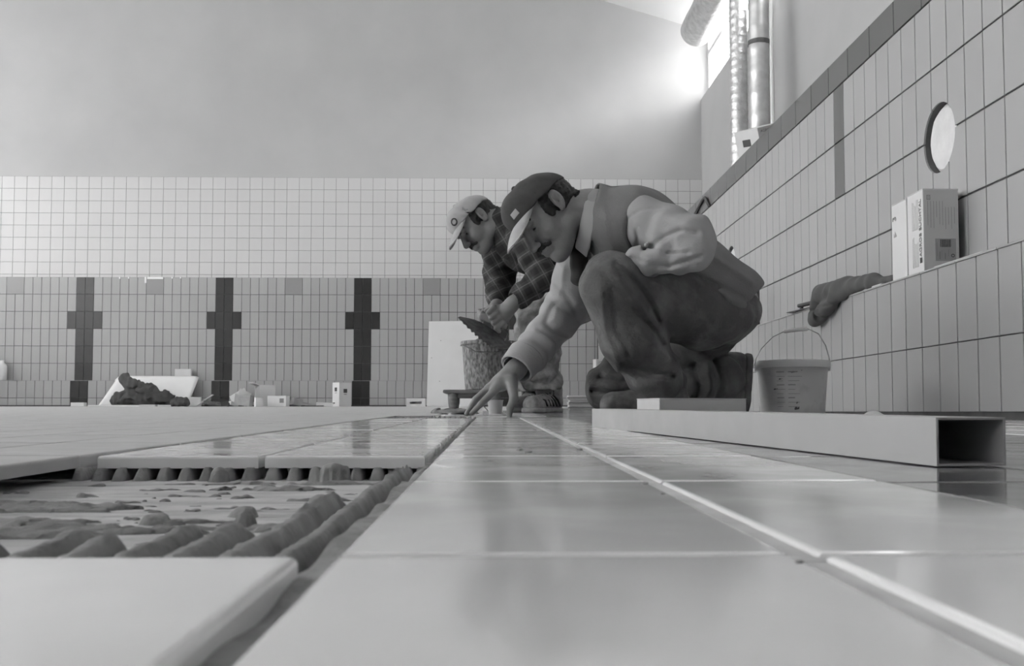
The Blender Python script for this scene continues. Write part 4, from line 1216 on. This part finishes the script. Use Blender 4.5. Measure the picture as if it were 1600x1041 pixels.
# --- rubber glove draped over the edge of the side ledge
gm = mat('glove_grey', .075, .75, noise=.12, nscale=20, bump=.1, bscale=200)
G = SDF()
G.add(rc((1.452, 3.545, H0+.012), (1.440, 3.72, H0+.026), .018, .026))
G.add(rc((1.440, 3.72, H0+.026), (1.425, 3.98, H0+.030), .030, .046), .03)
G.add(rc((1.425, 3.98, H0+.028), (1.415, 4.22, H0+.036), .046, .052), .03)
G.add(rc((1.45, 4.05, H0+.055), (1.44, 4.26, H0+.062), .022, .026), .012)
G.add(rc((1.392, 4.02, H0-.012), (1.385, 4.21, H0-.055), .026, .036), .025)
G.add(rc((1.40, 4.25, H0+.0), (1.386, 4.25, H0-.065), .036, .032), .025)
G.sub(rc((1.37, 3.86, H0+.012), (1.36, 3.93, H0-.004), .018, .020), .008)
G.sub(rc((1.36, 4.18, H0-.02), (1.372, 4.16, H0-.07), .016, .016), .010)
G.sub(lambda p: np.maximum(np.maximum(XL-.003-p[:, 0], p[:, 2]-H0-.001), -1), .001)
_gs = strokes([([(1290, 478), (1320, 476), (1345, 465)], -.006, .006), ([(1330, 460), (1365, 446), (1395, 432)], -.005, .005)], 4.05, 9)
G.disp = lambda p: wob_g(p)+_gs(p)
wob_g = wob(.0035, 40, 33)
g_ = G.build('rubber_glove', gm, (1.33, 3.48, H0-.13), (1.55, 4.36, H0+.13), .0045)
tag(g_, 'crumpled dark grey rubber glove draped over the edge of the side ledge', 'glove')
# trowel-like flat tool beyond the glove, two slim offcuts on the ledge
o = tag(empty('float_tool', (1.43, 4.49, H0+.0004)), 'dark flat steel float lying on the side ledge beyond the glove', 'tool'); o.rotation_euler = (0, 0, .12)
bevel(MB().box((-.035, -.17, 0), (.04, .15, .004)).build('blade', steel_dk, o), .001)
bevel(MB().box((-.010, -.09, .020), (.012, .09, .036)).build('handle', rubber, o), .005)
for y in (-.0625, .0625): MB().box((-.005, y-.0075, .004), (.007, y+.0075, .0205)).build('post', steel_dk, o)
o = tag(MB().box((1.418, 3.60, H0+.0003), (1.435, 3.86, H0+.008)).build('tile_offcut', tile_white), 'slim white tile offcut on the side ledge under the glove', 'offcut'); bevel(o, .001)
o = tag(MB().box((1.420, 2.86, H0+.0003), (1.432, 3.17, H0+.006)).build('tile_offcut', tile_white), 'slim white tile offcut on the side ledge before the barcode carton', 'offcut'); bevel(o, .001)
# --- spirit level leaning upright on the ledge behind the man
lv = tag(empty('spirit_level', (1.462, 5.52, H0+.0003)), 'pale and dark spirit level standing on the side ledge behind the kneeling man', 'level')
bevel(MB().box((-.030, -.010, 0), (.005, .012, .24)).build('body', white_pl, lv), .002)
bevel(MB().box((.0055, -.012, 0), (.028, .014, .24)).build('edge', rubber, lv), .002)
# --- cable looped over the pool edge
k0 = P(1101, 309, 0)if False else None
def onwall(px, py, X=XU-.012):
    d_ = cf+cr*((px-800)/F_PX)+cu*((CY_PX-py)/F_PX); t = (X-CAM[0])/d_[0]; return CAM+d_*t
pts = [onwall(1081, 343), onwall(1090, 327), onwall(1098, 312), onwall(1101, 309), onwall(1104, 313), onwall(1108, 322)]
tag(MB().tube(pts, .011, 8).build('cable_loop', rubber, None, True), 'dark cable hooked over the top of the side wall', 'cable')

# --- ducts, pipe and carton on the right deck
def duct(name, x, y, r, z0, z1, m, label, step, ring, band=None):
    e = tag(empty(name, (x, y, z0)), label, 'duct')
    prof = [(0, 0)]; z = 0
    while z+step < z1-z0:
        prof += [(r, z), (r, z+step*.7), (r+ring, z+step*.8), (r+ring, z+step*.9)]; z += step
    prof.append((0, z))
    smooth_angle(MB().lathe(prof, 40).build('shell', m, e), 30)
    if band: MB().lathe([(r+.002, band), (r+ring+.006, band), (r+ring+.006, band+.05), (r+.002, band+.05)], 40).build('tape', mat('tape_grey', .12, .6), e)
    return e
dl = P(1154, 100, 12.15); dr_ = P(1186, 100, 11.3)
duct('ventilation_duct', dl[0], 12.15, .108, DECK, 5.6, foil, 'crinkled silver foil duct rising beside the wall corner', .105, .0022)
duct('ventilation_duct', dr_[0], 11.3, .116, DECK, 5.5, duct_gal, 'smooth galvanised duct with a dark tape band rising from the deck', .26, .003, band=P(1186, 71, 11.3)[2]-DECK)
hx, hz_ = 3.20, 5.97
e = tag(empty('ventilation_duct', (hx, 15.35, hz_)), 'large insulated duct hanging under the ceiling along the window band', 'duct')
b = MB().lathe([(0, 0), (.20, .0), (.245, .03)]+[(.245+(.005 if k % 2 else 0), .03+.35*k) for k in range(1, 16)], 36)
b.v = [(x, -z, y) for x, y, z in b.v]; o = b.build('shell', foil, e); smooth_angle(o, 40)
for k in range(3): MB().box((-.004, -1.0-2*k-.01, .24), (.004, -1.0-2*k+.01, .56)).build('hanger', steel_dk, e)
pp = P(1206, 100, 10.9)
tag(MB().tube([(pp[0], 10.9, DECK), (pp[0], 10.9, 5.65)], .020, 14).build('drain_pipe', mat('pipe_white', .75, .5), None, True), 'slim white plastic pipe rising beside the galvanised duct', 'pipe')
M = Matrix.Translation((1.78, 6.36, DECK+.04)) @ Matrix.Rotation(math.radians(12), 4, 'Z') @ Matrix.Rotation(math.radians(-17), 4, 'Y') @ Matrix.Rotation(math.radians(10), 4, 'X')
c3 = carton('tile_carton', (.23, .30, .205), M, carton_m, 'white printed carton tilted on the deck before the foil duct')
text_mesh('lettering', 'AGROB BUCHTAL', .024, ink_mid, c3, frame((0, -.1508, .18), (1, 0, 0), (0, 0, 1)))
patch('print_block', ink, c3, frame((-.1158, 0, 0), (0, -1, 0), (0, 0, 1)), [(-.06, .10, .04, .145)], .0006)
# small white plaster lump by the wall
S = SDF(); q = P(1366, 648, 2.9); q[2] = zf(2.9); S.add(ell(q, (.030, .03, .017))); S.add(ell(q+_np((.02, .01, 0)), (.028, .02, .012)), .01); S.disp = wob(.002, 90, 4); S.cut(lambda p: zf(2.9)-.0008-p[:, 2], 0)
tag(S.build('plaster_lump', white_board, q-.09, q+.09, .003), 'small white plaster lump on the floor near the side wall', 'plaster')

# ------------------------------------------------------------------ rubble along the foot of the end wall
YB = 14.2
def onfloor(px, Y): q = P(px, 640, Y); return Vector((q[0], Y, zf(Y)))
# tall board
a = P(667, 600, 14.38)[0]; hb_ = 1.235
bd = MB().hexa([(0, 0, 0), (.80, 0, 0), (.80, .012, 0), (0, .012, 0), (.015, .185, hb_), (.80, .185, hb_+.01), (.80, .197, hb_+.01), (.015, .197, hb_)])
o = bd.build('plaster_board', white_board); o.location = (a, 14.352, zf(14.352)); tag(o, 'tall white board leaning against the end wall behind the mortar bucket', 'board'); bevel(o, .003)
for (x, z) in ((.19, .95), (.18, .36), (.06, .70)): MB().add([(x+.008*math.cos(t*1.047), .0-.001+z*.15, z+.008*math.sin(t*1.047)) for t in range(6)], [tuple(range(6))]).build('screw_hole', ink_mid, o)
# curved white sheet
v = []; f = []; nu, nv = 30, 12
for j in range(nv):
    t = j/(nv-1)
    for i in range(nu):
        u = i/(nu-1)
        xl = 157+16*min(1, t*1.1)+3*math.sin(t*3); xr = 296+10*t
        px = xl+(xr-xl)*u; yy = 14.12+.24*t-.10*(1-t)*(1-u)**2*0
        rnd_ = 1-(max(0, .08-u)/.08)**2*.12 - (max(0, u-.96)/.04)**2*.04
        z = zf(14.1)+.005+.425*t*rnd_+.0
        yy -= .06*math.sin(math.pi*t)*(1-u)*.8
        v.append((P(px, 600, 14.2)[0], yy, z))
for j in range(nv-1):
    for i in range(nu-1): f.append((j*nu+i, j*nu+i+1, (j+1)*nu+i+1, (j+1)*nu+i))
o = obj('plastic_sheet', v, f, white_board, None, True); md = o.modifiers.new('t', 'SOLIDIFY'); md.thickness = .006; md.offset = 1
tag(o, 'bent white sheet leaning on the ledge behind the crumpled jacket', 'sheet')
# jacket
J = SDF(); jy = 13.9
def jp(px, py, y=13.92): return P(px, py, y)
for (p0, p1, r0, r1) in (((193, 592), (208, 602), .05, .07), ((205, 605), (235, 612), .07, .09), ((190, 625), (225, 622), .10, .12), ((225, 620), (262, 624), .11, .09), ((258, 615), (262, 628), .035, .06), ((230, 608), (236, 618), .05, .06)):
    J.add(rc(jp(*p0), jp(*p1), r0, r1), .05)
_jw = wob(.022, 22, 6); _jw2 = wob(.010, 55, 7)
J.disp = lambda p: _jw(p)+_jw2(p)
J.cut(lambda p: zf(13.92)+.002-p[:, 2], .002)
lo, hi = box_of([jp(180, 585), jp(275, 635)], .2)
tag(J.build('jacket', cloth_dk, lo, hi, .011), 'crumpled dark jacket thrown down before the bent white sheet', 'jacket')
J = SDF()
for (p0, p1, r0, r1) in (((272, 630), (290, 630), .055, .06), ((276, 624), (288, 625), .03, .035)): J.add(rc(jp(*p0, 13.75), jp(*p1, 13.75), r0, r1), .03)
J.sub(rc(jp(284, 626, 13.6), jp(292, 626, 13.62), .03, .03), .02)
J.disp = wob(.008, 50, 17); J.cut(lambda p: zf(13.75)+.002-p[:, 2], .002); lo, hi = box_of([jp(268, 620, 13.75), jp(296, 635, 13.75)], .15)
tag(J.build('work_glove', cloth_dk, lo, hi, .009), 'dark balled work glove lying beside the crumpled jacket', 'glove')
def bxat(name, px, Y, dims, rz, m, label, cat_, lid=True, tilt=0.0, z=None, group=None):
    p = onfloor(px, Y)
    if z is not None: p.z = z
    M = Matrix.Translation(p+Vector((0, 0, .0005+abs(math.sin(tilt))*dims[0]/2))) @ Matrix.Rotation(rz, 4, 'Z') @ Matrix.Rotation(tilt, 4, 'Y')
    return carton(name, dims, M, m, label, cat_, group, lid)
c = bxat('carton', 534, 14.12, (.20, .17, .335), math.radians(42), carton_m, 'white upright carton with dark emblems beside the last dark post', 'carton')
for (M_) in (frame((0, -.0856, .24), (1, 0, 0), (0, 0, 1)), frame((-.1006, 0, .26), (0, -1, 0), (0, 0, 1))):
    patch('emblem', ink, c, M_, [(-.03, -.05, .03, .005)], .0008); patch('emblem', ink_mid, c, M_, [(-.025, -.075, .025, -.065)], .0008)
# open carton lying on its side
oc = empty('carton', onfloor(414, 14.0)); oc.rotation_euler = (0, 0, math.radians(28)); tag(oc, 'open white carton with dark inside lying on its side', 'carton')
b = MB()
for (a_, b_) in (((-.11, -.12, 0), (.11, .12, .006)), ((-.11, -.12, .29), (.11, .12, .296)), ((.104, -.12, .006), (.11, .12, .29)), ((-.11, .114, .006), (.104, .12, .29)), ((-.11, -.12, .006), (.104, -.114, .29))): b.box(a_, b_)
b.build('body', carton_m, oc)
MB().hexa([(-.2, -.12, .325), (-.11, -.12, .29), (-.11, .12, .29), (-.2, .12, .325), (-.2, -.12, .331), (-.11, -.12, .296), (-.11, .12, .296), (-.2, .12, .331)]).build('flap', carton_m, oc)
MB().hexa([(-.19, -.2, .006), (-.11, -.12, .006), (-.11, -.114, .006), (-.19, -.194, .006), (-.19, -.2, .24), (-.11, -.12, .29), (-.11, -.114, .29), (-.19, -.194, .24)]).build('flap', carton_m, oc)
c = bxat('carton', 435, 13.72, (.26, .14, .145), math.radians(-8), carton_m, 'small white carton with a grey stamp lying beside the open carton', 'carton')
patch('stamp', ink_mid, c, frame((.07, -.0708, .08), (1, 0, 0), (0, 0, 1)), [(-.03, -.03, .03, .03)], .0008)
c = empty('junction_box', onfloor(650, 13.9)+Vector((0, 0, .0005))); tag(c, 'white plastic box with a dark slot by the foot of the tall board', 'box')
b = MB()
for (a_, b_) in (((-.13, -.05, 0), (.13, -.044, .035)), ((-.13, -.05, .070), (.13, -.044, .115)), ((-.13, -.05, .035), (-.08, -.044, .070)), ((.08, -.05, .035), (.13, -.044, .070)),
                 ((-.13, .044, 0), (.13, .05, .115)), ((-.13, -.044, 0), (-.124, .044, .115)), ((.124, -.044, 0), (.13, .044, .115)), ((-.124, -.044, .109), (.124, .044, .115)), ((-.124, -.044, 0), (.124, .044, .006))): b.box(a_, b_)
b.build('body', white_pl, c)
o = tag(MB().lathe([(0, 0), (.062, 0), (.066, .01), (.066, .20), (.05, .235), (.03, .25), (.03, .285), (0, .287)], 24, tuple(P(3, 590, 14.5)[:2])+(HBK+.0005,)).build('plastic_bottle', white_pl, None, True), 'white plastic bottle standing on the ledge of the end wall', 'bottle')
bl = bxat('carton', 286, 14.50, (.23, .07, .165), 0, carton_m, 'flat white carton standing on the ledge above the bent sheet', 'carton', z=HBK)
c = empty('carton', Vector((P(936, 590, 14.50)[0], 14.50, HBK+.0005))); c.rotation_euler = (0, 0, math.radians(25))
tag(c, 'torn white carton standing on the end ledge beside the kneeling knee', 'carton')
b = MB()
for (a_, b_) in (((-.075, -.045, 0), (.075, .045, .004)), ((-.075, -.045, .306), (.075, .045, .31)), ((-.075, -.045, .004), (-.071, .045, .306)), ((.071, -.045, .004), (.075, .045, .306)), ((-.071, .041, .004), (.071, .045, .306)), ((-.071, -.045, .004), (-.028, -.041, .306))): b.box(a_, b_)
b.build('body', carton_m, c)
# offcuts, boards, scraps: each one its own piece
def slab(name, px, Y, dims, rz, ry, m, label, cat_, group, dz=.0):
    w, d, h = dims; p = onfloor(px, Y)
    o = MB().box((-w/2, -d/2, 0), (w/2, d/2, h)).build(name, m); bevel(o, min(.002, h*.3))
    o.rotation_euler = (0, ry, rz); o.location = p+Vector((0, 0, abs(math.sin(ry))*w/2+.0006+dz))
    return tag(o, label, cat_, group)
RB = 'rubble along the end wall'
slab('floor_tile', 123, 14.05, (.18, .12, .055), .05, 0, white_board, 'thick white block on the floor before the first dark post', 'block', RB)
slab('board', 195, 13.6, (.95, .10, .020), .02, 0, white_board, 'long thin white board lying flat before the bent sheet', 'board', RB)
slab('board', 232, 13.45, (.21, .09, .026), -.03, 0, tile_white, 'short white board lying before the jacket', 'board', RB)
slab('board', 258, 13.42, (.14, .08, .022), .3, 0, carton_m, 'small white offcut lying before the jacket', 'offcut', RB)
slab('carton_piece', 304, 14.0, (.17, .14, .13), .2, .0, carton_m, 'dented white carton piece beside the balled glove', 'carton', RB)
slab('carton_piece', 320, 13.78, (.27, .16, .012), .15, -.62, carton_m, 'white carton flap propped up on the dented carton', 'carton', RB)
slab('board', 341, 14.12, (.36, .09, .03), .1, -.12, cloth_dk, 'dark broken board before the second dark post', 'board', RB)
slab('carton_piece', 374, 14.1, (.17, .02, .20), .3, .45, carton_m, 'torn white carton strip standing among the scraps', 'carton', RB)
slab('carton_piece', 380, 13.62, (.22, .12, .15), -.2, .12, mat('carton_dull', .34, .8, noise=.15, nscale=12), 'dull grey crushed carton between the scraps and the open carton', 'carton', RB)
slab('tile_offcut', 364, 13.9, (.12, .07, .05), .8, .2, carton_m, 'white chipped block among the scraps', 'offcut', RB)
slab('tile_offcut', 350, 13.72, (.13, .06, .035), -.5, .15, MATS['carton_dull'], 'grey chipped offcut among the scraps', 'offcut', RB)
slab('tile_offcut', 352, 13.28, (.10, .05, .06), .2, -.25, cloth_dk, 'dark chipped offcut among the scraps', 'offcut', RB)
slab('carton_piece', 462, 13.98, (.13, .12, .10), .6, .2, MATS['carton_dull'], 'dull grey crumpled carton beside the small stamped carton', 'carton', RB)
slab('board', 478, 14.2, (.30, .05, .02), .1, .22, wood_m, 'thin pale lath leaning over the scraps', 'lath', RB)
slab('board', 500, 13.85, (.40, .07, .018), -.05, -.10, MATS['carton_dull'], 'thin grey board before the upright carton', 'board', RB)
slab('board', 488, 13.6, (.30, .06, .015), .06, .0, cloth_dk, 'thin dark strip lying before the upright carton', 'board', RB)
slab('board', 338, 13.5, (.32, .12, .05), .12, .10, MATS['steel_dirty'] if 'steel_dirty' in MATS else cloth_dk, 'dark grey broken slab lying before the second dark post', 'board', RB)
slab('carton_piece', 404, 13.45, (.10, .08, .12), .5, .0, carton_m, 'small white cube before the open carton', 'carton', RB)
slab('carton_piece', 378, 14.3, (.26, .02, .16), -.2, -.5, carton_m, 'bent white carton flap standing behind the scraps', 'carton', RB)
slab('board', 392, 14.22, (.30, .04, .05), .0, -.35, cloth_dk, 'dark lath slanting behind the scraps', 'lath', RB)
slab('board', 507, 13.72, (.22, .08, .05), .1, .05, carton_m, 'low white offcut before the upright carton', 'offcut', RB)
# crumbs of mortar on the finished tiles
rs = random.Random(5)
for (px, py, r_) in ((1007, 757, .0020), (1249, 879, .0013), (906, 704, .0030), (812, 704, .0032), (825, 708, .0036), (1036, 772, .0012), (836, 672, .0034)):
    Yc = 63.6/(py-631.0); q = P(px, py, Yc)
    bm = bmesh.new(); bmesh.ops.create_icosphere(bm, subdivisions=1, radius=r_)
    for v_ in bm.verts: v_.co = v_.co*rs.uniform(.75, 1.2); v_.co.z *= .5
    me = bpy.data.meshes.new('mortar_crumb'); bm.to_mesh(me); bm.free(); me.materials.append(mortar_m)
    o = link(bpy.data.objects.new('mortar_crumb', me)); o.location = (q[0], Yc, zf(Yc)+r_*.25)
    tag(o, 'tiny dark crumb of mortar on the white floor tiles', 'crumb', 'mortar crumbs on the floor tiles')
# white plaster splash on the top edge of the end wall
for (x0, x1, hh) in ((226, 229, .085), (230, 255, .028), (186, 188, .025), (200, 202, .022), (268, 270, .02), (281, 283, .018)):
    a, b = P(x0, 436, ZB)[0], P(x1, 436, ZB)[0]
    MB().box((a, ZB-.004, ENDTOP-hh), (b, ZB+.03, ENDTOP+.004)).build('plaster_splash', mat('splash_white', .8, .8), wall_end)
# stack of tiles behind the second man
rs = random.Random(2)
z = zf(6.4)
for k in range(9):
    t_ = .0095
    o = MB().box((-.125, -.06, 0), (.125, .06, t_)).build('floor_tile', (tile_dusty, tile_mid, carton_side)[k % 3]); bevel(o, .0015)
    q = P(918, 640, 6.4); o.location = (q[0]+rs.uniform(-.008, .008), 6.4+rs.uniform(-.008, .008), z+.0003); o.rotation_euler = (0, 0, rs.uniform(-.06, .06)); z += t_+.0008
    tag(o, 'loose floor tile in the low stack behind the kneeling man', 'tile', 'low stack of floor tiles')
